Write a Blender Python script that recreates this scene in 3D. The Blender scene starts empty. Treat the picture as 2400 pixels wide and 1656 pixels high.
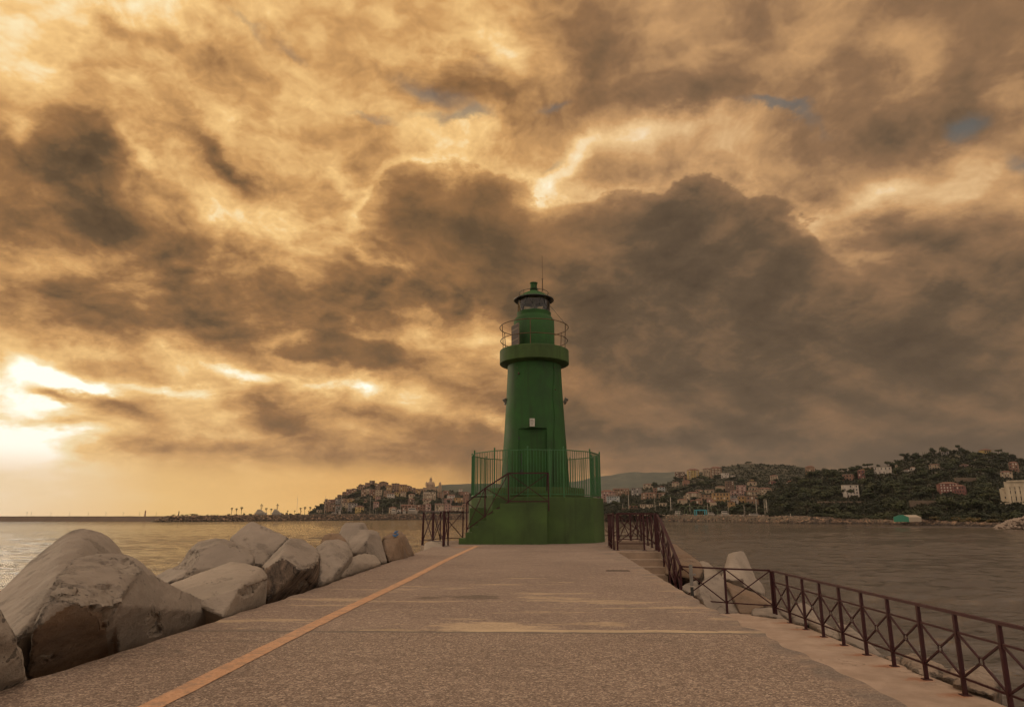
import bpy, bmesh, math, random
from math import sin, cos, tan, atan, atan2, radians, pi, sqrt, exp
from mathutils import Vector, Matrix, noise as mnoise

random.seed(7)
SC = bpy.context.scene
COL = SC.collection

# ------------------------------------------------------------------ camera
FPX = 1600.0                      # focal length of the 2400 px wide photograph, in its pixels
CX, CY, HOR = 1200.0, 828.0, 1209.5
TH = atan((HOR - CY) / FPX)       # camera tilted up
YA = -atan(55 / 1645.0)
CZ = 4.0                          # eye height above the sea
FW = Vector((sin(YA) * cos(TH), cos(YA) * cos(TH), sin(TH)))
RT = Vector((cos(YA), -sin(YA), 0))
UP = Vector((-sin(YA) * sin(TH), -cos(YA) * sin(TH), cos(TH)))
EYE = Vector((0, 0, CZ))

def ray(u, v):
    return FW + RT * ((u - CX) / FPX) - UP * ((v - CY) / FPX)
def G(u, v, z):
    d = ray(u, v); t = (z - CZ) / d.z
    return EYE + d * t
def A(u, v, y):
    d = ray(u, v); t = y / d.y
    return EYE + d * t
def azel(u, v):
    d = ray(u, v).normalized()
    return atan2(d.x, d.y), math.asin(d.z)

cam_d = bpy.data.cameras.new('camera')
cam = bpy.data.objects.new('camera', cam_d); COL.objects.link(cam)
cam_d.sensor_fit = 'HORIZONTAL'; cam_d.sensor_width = 36.0; cam_d.lens = 36.0 * FPX / 2400.0
cam_d.clip_start = 0.05; cam_d.clip_end = 40000
M = Matrix((RT, UP, -FW)).transposed().to_4x4(); M.translation = EYE
cam.matrix_world = M
SC.camera = cam
SC.view_settings.view_transform = 'Standard'; SC.view_settings.look = 'None'
SC.view_settings.exposure = 0; SC.view_settings.gamma = 1; SC.view_settings.use_curve_mapping = False
SC.cycles.use_adaptive_sampling = True; SC.cycles.adaptive_threshold = .02; SC.cycles.adaptive_min_samples = 16
SC.cycles.max_bounces = 5; SC.cycles.transparent_max_bounces = 12

# ------------------------------------------------------------------ node helpers
def lin(c):
    f = lambda x: x / 12.92 if x <= 0.04045 else ((x + 0.055) / 1.055) ** 2.4
    return tuple(f(x / 255.0) for x in c[:3]) + (1.0,)

class NB:
    def __init__(s, nt): s.nt = nt; s.n = nt.nodes; s.l = nt.links
    def set(s, sock, v):
        if v is None: return
        if isinstance(v, bpy.types.NodeSocket): s.l.new(v, sock)
        elif isinstance(v, (int, float)):
            try: sock.default_value = v
            except TypeError: sock.default_value = (v,) * len(sock.default_value)
        else: sock.default_value = v
    def node(s, t, **kw):
        n = s.n.new(t)
        for k, v in kw.items(): setattr(n, k, v)
        return n
    def math(s, op, a, b=None, c=None, clamp=False):
        n = s.node('ShaderNodeMath', operation=op, use_clamp=clamp)
        s.set(n.inputs[0], a); s.set(n.inputs[1], b)
        if c is not None: s.set(n.inputs[2], c)
        return n.outputs[0]
    def vmath(s, op, a, b=None):
        n = s.node('ShaderNodeVectorMath', operation=op)
        s.set(n.inputs[0], a)
        if b is not None: s.set(n.inputs[3] if op == 'SCALE' else n.inputs[1], b)
        return n.outputs['Value'] if op in ('LENGTH', 'DOT_PRODUCT') else n.outputs[0]
    def noise(s, vec, scale, detail=4, rough=.5, dist=0, color=False):
        n = s.node('ShaderNodeTexNoise'); s.set(n.inputs['Vector'], vec)
        n.inputs['Scale'].default_value = scale; n.inputs['Detail'].default_value = detail
        n.inputs['Roughness'].default_value = rough; n.inputs['Distortion'].default_value = dist
        return n.outputs['Color' if color else 'Fac']
    def voronoi(s, vec, scale, feature='F1', rnd=1.0, out='Distance'):
        n = s.node('ShaderNodeTexVoronoi', feature=feature); s.set(n.inputs['Vector'], vec)
        n.inputs['Scale'].default_value = scale; n.inputs['Randomness'].default_value = rnd
        return n.outputs[out]
    def mapr(s, v, a, b, c=0.0, d=1.0, smooth=False):
        n = s.node('ShaderNodeMapRange', interpolation_type='SMOOTHSTEP' if smooth else 'LINEAR')
        s.set(n.inputs[0], v)
        for i, x in enumerate((a, b, c, d)): s.set(n.inputs[i + 1], x)
        return n.outputs[0]
    def mix(s, f, a, b, blend='MIX'):
        n = s.node('ShaderNodeMix', data_type='RGBA', blend_type=blend)
        s.set(n.inputs[0], f); s.set(n.inputs[6], a); s.set(n.inputs[7], b)
        return n.outputs[2]
    def ramp(s, f, stops, interp='LINEAR'):
        n = s.node('ShaderNodeValToRGB'); s.set(n.inputs[0], f); r = n.color_ramp; r.interpolation = interp
        while len(r.elements) < len(stops): r.elements.new(0.5)
        for e, (p, c) in zip(r.elements, stops): e.position = p; e.color = c
        return n.outputs[0]
    def comb(s, x, y, z=0):
        n = s.node('ShaderNodeCombineXYZ'); s.set(n.inputs[0], x); s.set(n.inputs[1], y); s.set(n.inputs[2], z)
        return n.outputs[0]
    def sep(s, v):
        n = s.node('ShaderNodeSeparateXYZ'); s.set(n.inputs[0], v); return n.outputs
    def bump(s, h, strength=.5, dist=.01, normal=None):
        n = s.node('ShaderNodeBump'); s.set(n.inputs['Height'], h)
        n.inputs['Strength'].default_value = strength; n.inputs['Distance'].default_value = dist
        if normal is not None: s.set(n.inputs['Normal'], normal)
        return n.outputs[0]

SUN_AZ, SUN_EL = radians(-50), radians(9)
# ------------------------------------------------------------------ sky: Nishita sky behind a deck of sunset clouds
K = 2400 / 2313.0
def make_world():
    w = bpy.data.worlds.new('World'); SC.world = w; w.use_nodes = True
    b = NB(w.node_tree)
    for n in list(b.n): b.n.remove(n)
    out = b.node('ShaderNodeOutputWorld'); bg = b.node('ShaderNodeBackground')
    b.l.new(bg.outputs[0], out.inputs[0])
    d = b.vmath('NORMALIZE', b.node('ShaderNodeTexCoord').outputs['Generated'])
    x, y, z = b.sep(d)
    zc = b.math('MAXIMUM', z, 0.0)
    az = b.math('ARCTAN2', x, y)
    el = b.math('ARCSINE', z)
    sky = b.node('ShaderNodeTexSky', sky_type='NISHITA', sun_disc=False, sun_elevation=SUN_EL, sun_rotation=SUN_AZ)
    sky.air_density = 1.5; sky.dust_density = 3.0
    # flat cloud layer coordinates: clouds crowd together towards the horizon
    den = b.math('ADD', zc, 0.42)
    pl = b.vmath('SCALE', b.comb(b.math('DIVIDE', x, den), b.math('DIVIDE', y, den), 0), 1.55)
    big = b.noise(pl, 1.1, 2, .5, color=True)
    fine = b.noise(b.vmath('ADD', pl, (3.1, 7.7, 0)), 3.6, 8, .62, color=True)
    big = b.vmath('SUBTRACT', big, (.5, .5, .5)); fine = b.vmath('SUBTRACT', fine, (.5, .5, .5))
    # warp shrinks towards the horizon
    amp = b.mapr(el, 0.0, 0.45, 0.25, 1.0)
    w1 = b.vmath('SCALE', big, b.math('MULTIPLY', amp, .10))
    w2 = b.vmath('SCALE', fine, b.math('MULTIPLY', amp, .12))
    q = b.vmath('MULTIPLY_ADD', b.vmath('ADD', w1, w2), (1, 1, 0))
    q.node.inputs[2].default_value = (0, 0, 0)
    b.set(q.node.inputs[2], b.comb(az, el, 1.0))

    def blob(cx, cy, rx, ry, rot):
        """soft ellipse given where the cloud stands in the view, as azimuth / elevation"""
        a0, e0 = azel(cx * K, cy * K)
        c, s_ = cos(radians(rot)), sin(radians(rot))
        a1, e1 = azel((cx + rx * c) * K, (cy + rx * s_) * K)
        a2, e2 = azel((cx - ry * s_) * K, (cy + ry * c) * K)
        # inverse of the 2x2 matrix whose columns are the half axes
        p, r_, q_, s2 = a1 - a0, e1 - e0, a2 - a0, e2 - e0
        det = p * s2 - q_ * r_
        lx = b.vmath('DOT_PRODUCT', q, (s2 / det, -q_ / det, -(s2 * a0 - q_ * e0) / det))
        ly = b.vmath('DOT_PRODUCT', q, (-r_ / det, p / det, -(p * e0 - r_ * a0) / det))
        r2 = b.math('MULTIPLY_ADD', lx, lx, b.math('MULTIPLY', ly, ly))
        return b.math('POWER', .36788, r2)
    def total(lst, start):
        acc = start
        for (cx, cy, rx, ry, rot, am) in lst:
            acc = b.math('MULTIPLY_ADD', blob(cx, cy, rx, ry, rot), am, acc)
        return acc

    soft = [(1950, 900, 520, 220, 10, -.06), (40, 1010, 260, 110, 0, .07), (1650, 640, 420, 200, 20, -.03),(1750, 950, 700, 130, 0, -.20), (1250, 1010, 260, 100, 0, -.10), (950, 620, 320, 60, 0, -.14), (250, 50, 260, 50, 0, .10), (700, 190, 160, 70, 30, -.03),
        # bright
        (330, 30, 260, 50, 5, .20), (60, 90, 130, 90, 0, .18), (620, 250, 230, 130, 30, .07), (10, 310, 35, 50, 0, .22), (60, 950, 320, 190, 0, .07),
        (745, 412, 50, 20, 20, .17), (540, 510, 110, 30, 40, .16), (600, 300, 330, 200, 20, .05), (300, 330, 120, 22, 42, .16),
        (1060, 110, 130, 70, 20, .16), (1140, 140, 70, 60, 0, .16), (1300, 370, 130, 26, -55, .22), (1470, 285, 150, 36, -12, .20),
        (1120, 270, 90, 40, -30, .18), (1660, 275, 160, 34, -5, .09), (1560, 340, 260, 60, 0, .12), (1880, 495, 190, 40, -12, .24),
        (2130, 420, 190, 60, -22, .24), (2280, 480, 120, 40, 0, .16), (2030, 100, 90, 70, 0, .20), (2270, 200, 70, 90, 0, .22),
        (30, 900, 130, 110, 0, .27), (130, 900, 220, 110, 0, .05), (970, 655, 260, 60, 0, -.12), (190, 872, 65, 18, 10, .40), (90, 830, 90, 24, 10, .26), (0, 985, 160, 36, 0, .22), (20, 1060, 300, 80, 0, .17),
        (560, 838, 90, 18, 18, .26), (770, 862, 190, 16, 4, .24), (960, 680, 330, 70, 0, -.12), (960, 905, 130, 30, 12, .18), (1110, 930, 60, 22, 25, .30),
        (420, 880, 110, 16, 6, .30), (520, 970, 120, 14, 8, .12), (480, 925, 90, 18, 5, .14), (150, 770, 260, 26, 10, .10),
        (300, 1120, 620, 50, 0, .12), (1800, 1000, 330, 34, 0, .06), (1380, 720, 130, 30, -18, .07), (1110, 790, 130, 26, 10, .13), (470, 620, 420, 45, 2, .05),
        (1470, 540, 100, 40, 0, .05),(1000, 640, 220, 30, 0, .08),
        # dark, soft
        (170, 480, 300, 125, 8, -.27), (150, 320, 100, 90, 0, -.22), (390, 550, 220, 80, 20, -.20), (450, 300, 150, 34, 42, -.17), (520, 370, 90, 26, 48, -.26),
        (480, 140, 70, 50, 0, -.15), (235, 80, 70, 26, 30, -.20), (620, 80, 110, 22, 25, -.12), (330, 200, 150, 60, 0, -.04),
        (400, 715, 340, 50, 0, -.28), (150, 660, 250, 26, 0, -.05), (1500, 100, 420, 130, 0, -.06), (1600, 210, 260, 50, 0, -.10),
        (1850, 300, 180, 50, 0, -.12), (2150, 290, 160, 60, 0, -.12), (1010, 200, 150, 60, 10, -.26),
        (110, 888, 50, 12, 12, -.40), (240, 912, 150, 18, 14, -.22), (620, 940, 90, 34, 22, -.22), (330, 1000, 200, 16, 0, -.16), (130, 950, 120, 12, 5, -.18),
        (560, 905, 100, 14, 10, -.12), (1000, 980, 250, 80, 0, -.12), (700, 1030, 420, 30, 0, -.07), (200, 820, 80, 16, 5, -.12),
        (1500, 975, 190, 36, 0, -.14), (1450, 900, 500, 100, 0, -.06), (1750, 890, 260, 50, 5, -.09), (2100, 1000, 260, 60, 0, -.05), (1420, 800, 200, 60, 0, -.05), (1650, 640, 200, 90, 0, -.03),
        (2050, 560, 180, 34, 8, -.10), (2280, 640, 120, 60, 0, -.07), (2313, 900, 260, 260, 0, -.06),
    ]
    # evenly lit cloud deck: brighter towards the sun, darker to the right
    cosun = b.vmath('DOT_PRODUCT', d, (sin(SUN_AZ) * cos(SUN_EL), cos(SUN_AZ) * cos(SUN_EL), sin(SUN_EL)))
    base = b.mapr(cosun, -.3, 1.0, .40, .62)
    base = b.math('SUBTRACT', base, b.math('MULTIPLY', b.mapr(az, -.05, .45, 0, .13, True), b.mapr(el, .62, .2, .3, 1.0)))
    t = total(soft, base)
    lvl = b.mapr(el, .02, .12, .15, 1.0)
    n1 = b.noise(pl, 2.0, 7, .55)
    n2 = b.noise(b.vmath('ADD', pl, (9, 2, 0)), 7.5, 7, .6)
    lft = b.mapr(az, .35, -.35, .40, 1.0)
    sd = b.vmath('ADD', pl, (sin(SUN_AZ) * .10 - .03, cos(SUN_AZ) * .10, 0))
    def puff(v):
        wv = b.vmath('ADD', v, b.vmath('SCALE', b.vmath('SUBTRACT', b.noise(v, 2.2, 5, .6, color=True), (.5, .5, .5)), .42))
        n_ = b.node('ShaderNodeTexVoronoi', feature='SMOOTH_F1', voronoi_dimensions='2D', normalize=True); b.set(n_.inputs['Vector'], wv)
        n_.inputs['Scale'].default_value = 2.3; n_.inputs['Detail'].default_value = 4; n_.inputs['Roughness'].default_value = .55
        n_.inputs['Lacunarity'].default_value = 2.3; n_.inputs['Smoothness'].default_value = .6
        return b.math('MULTIPLY', n_.outputs['Distance'], -1.25)
    n1s = b.math('ADD', puff(sd), b.math('MULTIPLY', b.noise(sd, 3.2, 8, .56), .42))
    n1o = b.math('ADD', puff(pl), b.math('MULTIPLY', b.noise(pl, 3.2, 8, .56), .42))
    relief = b.math('MULTIPLY', b.math('SUBTRACT', n1o, n1s), b.mapr(el, .04, .30, .38, 1.0))
    t = b.math('MULTIPLY_ADD', relief, b.mapr(az, .35, -.25, .55, .85), t)
    t = b.math('MULTIPLY_ADD', b.math('SUBTRACT', n1, .5), b.math('MULTIPLY', b.math('MULTIPLY', lvl, lft), .36), t)
    t = b.math('MULTIPLY_ADD', b.math('SUBTRACT', n2, .5), b.math('MULTIPLY', b.math('MULTIPLY', lvl, lft), .11), t)
    # heavy banks with a billowing crisp upper edge
    bank = [(1050, 500, 190, 130, 15, 1.0), (820, 520, 140, 80, 0, .25), (1290, 640, 250, 110, 12, .8), (1590, 500, 130, 130, 0, .75), (1440, 520, 120, 120, 0, .5),
            (1745, 560, 85, 100, 0, .6), (1840, 760, 330, 150, 22, .9), (1500, 720, 330, 150, 0, .8), (2170, 800, 270, 150, 20, .8), (1600, 900, 700, 120, 0, .5)]
    cell = b.voronoi(b.vmath('ADD', pl, b.vmath('SCALE', fine, .5)), 6.5)
    bk = total(bank, b.math('MULTIPLY', b.math('SUBTRACT', b.noise(pl, 5.0, 7, .6), .5), .34))
    bk = b.math('MULTIPLY_ADD', b.math('SUBTRACT', .4, cell), .16, bk)
    bm = b.mapr(bk, .30, .72, 0, 1, True)
    edge = b.mapr(bk, .30, .36, 0, 1, True)
    bm = b.math('MULTIPLY_ADD', edge, .18, b.math('MULTIPLY', bm, .76))
    inner = b.math('MULTIPLY_ADD', b.math('SUBTRACT', n1, .5), .34, b.mapr(bk, .35, 1.3, .35, .18))
    inner = b.math('MULTIPLY_ADD', relief, .50, inner)
    inner = b.math('ADD', inner, b.mapr(az, -.25, .2, .06, 0))
    t = b.math('MULTIPLY_ADD', b.math('SUBTRACT', inner, t), bm, t)
    # small flat dark cloud by the sun break
    rim = b.math('MULTIPLY', b.mapr(bk, .14, .31, 0, 1, True), b.mapr(bk, .31, .40, 1, 0, True))
    t = b.math('MULTIPLY_ADD', rim, b.mapr(el, .22, .40, .02, .11), t)
    sm = total([(810, 798, 130, 40, 12, 1.0), (690, 790, 60, 30, 0, .5), (620, 945, 70, 26, 22, .45)], b.math('MULTIPLY', b.math('SUBTRACT', b.noise(pl, 8, 6, .6), .5), .5))
    sm = b.mapr(sm, .28, .72, 0, 1, True)
    t = b.math('MULTIPLY_ADD', b.math('SUBTRACT', b.math('MULTIPLY_ADD', relief, .5, .29), t), b.math('MULTIPLY', sm, .85), t)
    # sky turned away from the picture: evened and brightened as added fill light
    behind = b.mapr(y, .55, .10, 0, 1, True)
    up_ = b.mapr(z, .72, .88, 0, 1, True)
    away = b.math('MAXIMUM', behind, up_)
    t = b.math('MULTIPLY_ADD', b.math('SUBTRACT', b.math('MULTIPLY_ADD', n1, .25, .58), t), away, t)
    warm = b.ramp(t, [(0.0, lin((62, 48, 34))), (.22, lin((99, 77, 53))), (.42, lin((149, 108, 68))), (.60, lin((208, 157, 98))), (.76, lin((246, 200, 132))), (.88, lin((255, 232, 184))), (1.0, (1.25, 1.15, .98, 1))])
    gray = b.ramp(t, [(0.0, lin((58, 47, 37))), (.22, lin((96, 78, 59))), (.42, lin((143, 109, 78))), (.60, lin((201, 155, 106))), (.76, lin((236, 198, 146))), (.88, lin((250, 228, 196))), (1.0, (1.1, 1.05, .95, 1))])
    col = b.mix(b.mapr(az, -.12, .25, 0, 1, True), warm, gray)
    # gaps where the blue evening sky shows through
    gaps = [(1720, 238, 90, 15, 3, 1.0), (2170, 300, 60, 42, -15, 1.1), (1270, 224, 45, 14, -15, .8), (960, 215, 110, 30, 20, .75), (1020, 270, 110, 15, -5, .7), (820, 285, 80, 10, 8, .55), (2300, 390, 40, 30, 30, .8),
            (1270, 360, 60, 9, -50, .5), (1820, 260, 90, 14, 12, .5), (1090, 170, 60, 20, 0, .5), (570, 60, 70, 12, 30, .5), (660, 100, 45, 12, 45, .5)]
    g = total(gaps, b.math('MULTIPLY', b.math('SUBTRACT', b.noise(pl, 6.5, 7, .62), .5), .7))
    g = b.math('MULTIPLY', b.mapr(g, .15, 1.1, 0, 1, True), .7)
    blue = b.mix(.65, lin((92, 96, 94)), b.vmath('MULTIPLY', b.vmath('SCALE', sky.outputs[0], .10), (.9, .95, 1.0)))
    blue = b.mix(.6, blue, lin((96, 100, 98)))
    col = b.mix(g, col, blue)
    # away from the picture the light is less orange
    col = b.mix(b.math('MULTIPLY', away, .75), col, (1.08, .89, .76, 1))
    # air just above the sea
    hz = b.mapr(el, .055, .0, 0, 1, True)
    hcol = b.ramp(b.mapr(az, -.75, .15, 0, 1), [(0.0, lin((252, 228, 196))), (.28, lin((240, 194, 124))), (.62, lin((236, 178, 100))), (.80, lin((160, 122, 78))), (1.0, lin((108, 88, 68)))])
    strip = b.math('MULTIPLY', b.mapr(el, .085, .045, 0, 1, True), b.mapr(az, .0, -.15, 0, 1, True))
    col = b.mix(b.math('MULTIPLY', strip, .8), col, hcol)
    col = b.mix(b.math('MULTIPLY', hz, .6), col, hcol)
    # below the horizon
    col = b.mix(b.mapr(z, 0, -.03), col, lin((96, 78, 58)))
    b.l.new(col, bg.inputs[0]); bg.inputs[1].default_value = 1.0
    w.cycles.sampling_method = 'MANUAL'; w.cycles.sample_map_resolution = 1024
make_world()

sun_d = bpy.data.lights.new('sun', 'SUN'); sun_d.energy = .9; sun_d.angle = radians(12); sun_d.color = (1.0, .80, .55)
sun = bpy.data.objects.new('sun', sun_d); COL.objects.link(sun)
sdir = Vector((sin(SUN_AZ) * cos(SUN_EL), cos(SUN_AZ) * cos(SUN_EL), sin(SUN_EL)))
sun.rotation_euler = sdir.to_track_quat('Z', 'Y').to_euler()
# ------------------------------------------------------------------ object helpers
def link(name, me, parent=None, mat=None):
    o = bpy.data.objects.new(name, me); COL.objects.link(o)
    if mat is not None and me is not None and not me.materials: me.materials.append(mat)
    if parent is not None: o.parent = parent
    return o
def tag(o, label=None, cat=None, group=None, kind=None):
    if label: o['label'] = label
    if cat: o['category'] = cat
    if group: o['group'] = group
    if kind: o['kind'] = kind
    return o
def empty(name, loc, label, cat, group=None, rz=0):
    o = bpy.data.objects.new(name, None); COL.objects.link(o)
    o.location = loc; o.rotation_euler = (0, 0, rz); o.empty_display_size = .2
    return tag(o, label, cat, group)

class MB:
    """collects shapes (world or local coordinates) into one mesh"""
    def __init__(s): s.v = []; s.f = []; s.sm = []
    def add(s, vs, fs, smooth=False):
        k = len(s.v); s.v += [tuple(p) for p in vs]; s.f += [tuple(i + k for i in f) for f in fs]; s.sm += [smooth] * len(fs)
        return s
    def box(s, x0, x1, y0, y1, z0, z1):
        return s.add([(x0, y0, z0), (x1, y0, z0), (x1, y1, z0), (x0, y1, z0), (x0, y0, z1), (x1, y0, z1), (x1, y1, z1), (x0, y1, z1)],
                     [(0, 3, 2, 1), (4, 5, 6, 7), (0, 1, 5, 4), (1, 2, 6, 5), (2, 3, 7, 6), (3, 0, 4, 7)])
    def obox(s, c, sx, sy, sz, rz=0, rot=None):
        m = rot if rot is not None else Matrix.Rotation(rz, 3, 'Z')
        c = Vector(c); vs = []
        for z in (-.5, .5):
            for x, y in ((-.5, -.5), (.5, -.5), (.5, .5), (-.5, .5)): vs.append(c + m @ Vector((x * sx, y * sy, z * sz)))
        return s.add(vs, [(0, 3, 2, 1), (4, 5, 6, 7), (0, 1, 5, 4), (1, 2, 6, 5), (2, 3, 7, 6), (3, 0, 4, 7)])
    def bar(s, a, b_, w, h=None, up=(0, 0, 1)):
        """rectangular bar from a to b"""
        a = Vector(a); b_ = Vector(b_); h = h or w
        d = (b_ - a).normalized(); u = Vector(up)
        if abs(d.dot(u)) > .95: u = Vector((0, 1, 0))
        r = d.cross(u).normalized() * (w / 2); u = r.cross(d).normalized() * (h / 2)
        vs = [a - r - u, a + r - u, a + r + u, a - r + u, b_ - r - u, b_ + r - u, b_ + r + u, b_ - r + u]
        return s.add(vs, [(0, 3, 2, 1), (4, 5, 6, 7), (0, 1, 5, 4), (1, 2, 6, 5), (2, 3, 7, 6), (3, 0, 4, 7)])
    def tube(s, pts, r, n=8, closed=False, r2=None):
        pts = [Vector(p) for p in pts]; N = len(pts); vs = []; fs = []
        for i, p in enumerate(pts):
            if closed: d = pts[(i + 1) % N] - pts[i - 1]
            else: d = pts[min(i + 1, N - 1)] - pts[max(i - 1, 0)]
            d.normalize(); u = Vector((0, 0, 1)) if abs(d.z) < .9 else Vector((1, 0, 0))
            a = d.cross(u).normalized(); b_ = d.cross(a)
            rr = r if r2 is None else r + (r2 - r) * i / (N - 1)
            for k in range(n): vs.append(p + (a * cos(2 * pi * k / n) + b_ * sin(2 * pi * k / n)) * rr)
        for i in range(N if closed else N - 1):
            j = (i + 1) % N
            for k in range(n): fs.append((i * n + k, i * n + (k + 1) % n, j * n + (k + 1) % n, j * n + k))
        if not closed: fs += [tuple(range(n)), tuple((N - 1) * n + k for k in reversed(range(n)))]
        return s.add(vs, fs, True)
    def lathe(s, prof, n=48, c=(0, 0, 0), a0=0.0, smooth=True, cap0=True, cap1=True):
        """profile [(r, z)...] turned about the vertical through c"""
        vs = []; fs = []
        for r, z in prof:
            for k in range(n):
                a = a0 + 2 * pi * k / n; vs.append((c[0] + r * sin(a), c[1] - r * cos(a), c[2] + z))
        for i in range(len(prof) - 1):
            for k in range(n): fs.append((i * n + k, i * n + (k + 1) % n, (i + 1) * n + (k + 1) % n, (i + 1) * n + k))
        if cap0: fs.append(tuple(reversed(range(n))))
        if cap1: fs.append(tuple((len(prof) - 1) * n + k for k in range(n)))
        return s.add(vs, fs, smooth)
    def prism(s, poly, z0, z1):
        n = len(poly)
        vs = [(x, y, z0) for x, y in poly] + [(x, y, z1) for x, y in poly]
        fs = [tuple(reversed(range(n))), tuple(range(n, 2 * n))] + [(i, (i + 1) % n, n + (i + 1) % n, n + i) for i in range(n)]
        return s.add(vs, fs)
    def mesh(s, name, off=(0, 0, 0)):
        me = bpy.data.meshes.new(name); o = Vector(off)
        me.from_pydata([tuple(Vector(p) - o) for p in s.v], [], s.f); me.validate()
        if len(me.polygons) == len(s.sm):
            me.polygons.foreach_set('use_smooth', s.sm)
        bm = bmesh.new(); bm.from_mesh(me); bmesh.ops.recalc_face_normals(bm, faces=bm.faces); bm.to_mesh(me); bm.free()
        if any(s.sm): me.set_sharp_from_angle(angle=radians(40))
        return me
    def obj(s, name, mat, parent=None, loc=None):
        off = loc if loc is not None else (parent.location if parent is not None else (0, 0, 0))
        if parent is not None and loc is None and parent.parent is not None: off = Vector(parent.location) + Vector(parent.parent.location)
        o = link(name, s.mesh(name, off), parent, mat)
        if parent is None: o.location = off
        return o
def bevel(o, w, seg=2, angle=30):
    m = o.modifiers.new('bevel', 'BEVEL'); m.width = w; m.segments = seg; m.limit_method = 'ANGLE'; m.angle_limit = radians(angle)
    return o
def bake(o):
    """apply the modifiers of o into its mesh"""
    dg = bpy.context.evaluated_depsgraph_get(); ev = o.evaluated_get(dg)
    me = bpy.data.meshes.new_from_object(ev); o.modifiers.clear(); o.data = me
    return o

# ------------------------------------------------------------------ materials
def new_mat(name):
    m = bpy.data.materials.new(name); m.use_nodes = True
    b = NB(m.node_tree); p = m.node_tree.nodes['Principled BSDF']
    return m, b, p
def geo_pos(b): return b.node('ShaderNodeNewGeometry').outputs['Position']
def obj_pos(b): return b.node('ShaderNodeTexCoord').outputs['Object']

def mat_paint(name, col, rough=.6, dirt=(.05, .04, .03), amount=.35, scale=3.0, rust=0.0, var=.15, bumpy=.15, streak=True):
    m, b, p = new_mat(name); g = geo_pos(b)
    st = b.vmath('MULTIPLY', g, (1, 1, .12)) if streak else g
    n1 = b.noise(st, scale * 3, 5, .6); n2 = b.noise(g, scale, 5, .6)
    c = b.mix(b.mapr(n2, .35, .7), tuple(x * (1 - var) for x in col[:3]) + (1,), tuple(min(1, x * (1 + var)) for x in col[:3]) + (1,))
    c = b.mix(b.math('MULTIPLY', b.mapr(n1, .52, .78), amount), c, tuple(dirt) + (1,))
    if rust:
        r = b.mapr(b.noise(st, scale * 5, 6, .7), .72 - rust * .2, .80 - rust * .2)
        c = b.mix(r, c, (.12, .045, .02, 1))
    p.inputs['Specular IOR Level'].default_value = .3
    b.set(p.inputs['Base Color'], c); b.set(p.inputs['Roughness'], b.mapr(n2, .3, .7, rough - .08, rough + .1))
    b.set(p.inputs['Normal'], b.bump(b.noise(g, 40, 4, .6), bumpy, .01))
    return m

def mat_plain(name, col, rough=.6, metal=0.0):
    m, b, p = new_mat(name)
    n = b.noise(obj_pos(b), 6, 3, .5)
    b.set(p.inputs['Base Color'], b.mix(n, tuple(x * .85 for x in col[:3]) + (1,), tuple(min(1, x * 1.12) for x in col[:3]) + (1,)))
    p.inputs['Roughness'].default_value = rough; p.inputs['Metallic'].default_value = metal
    return m

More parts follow.
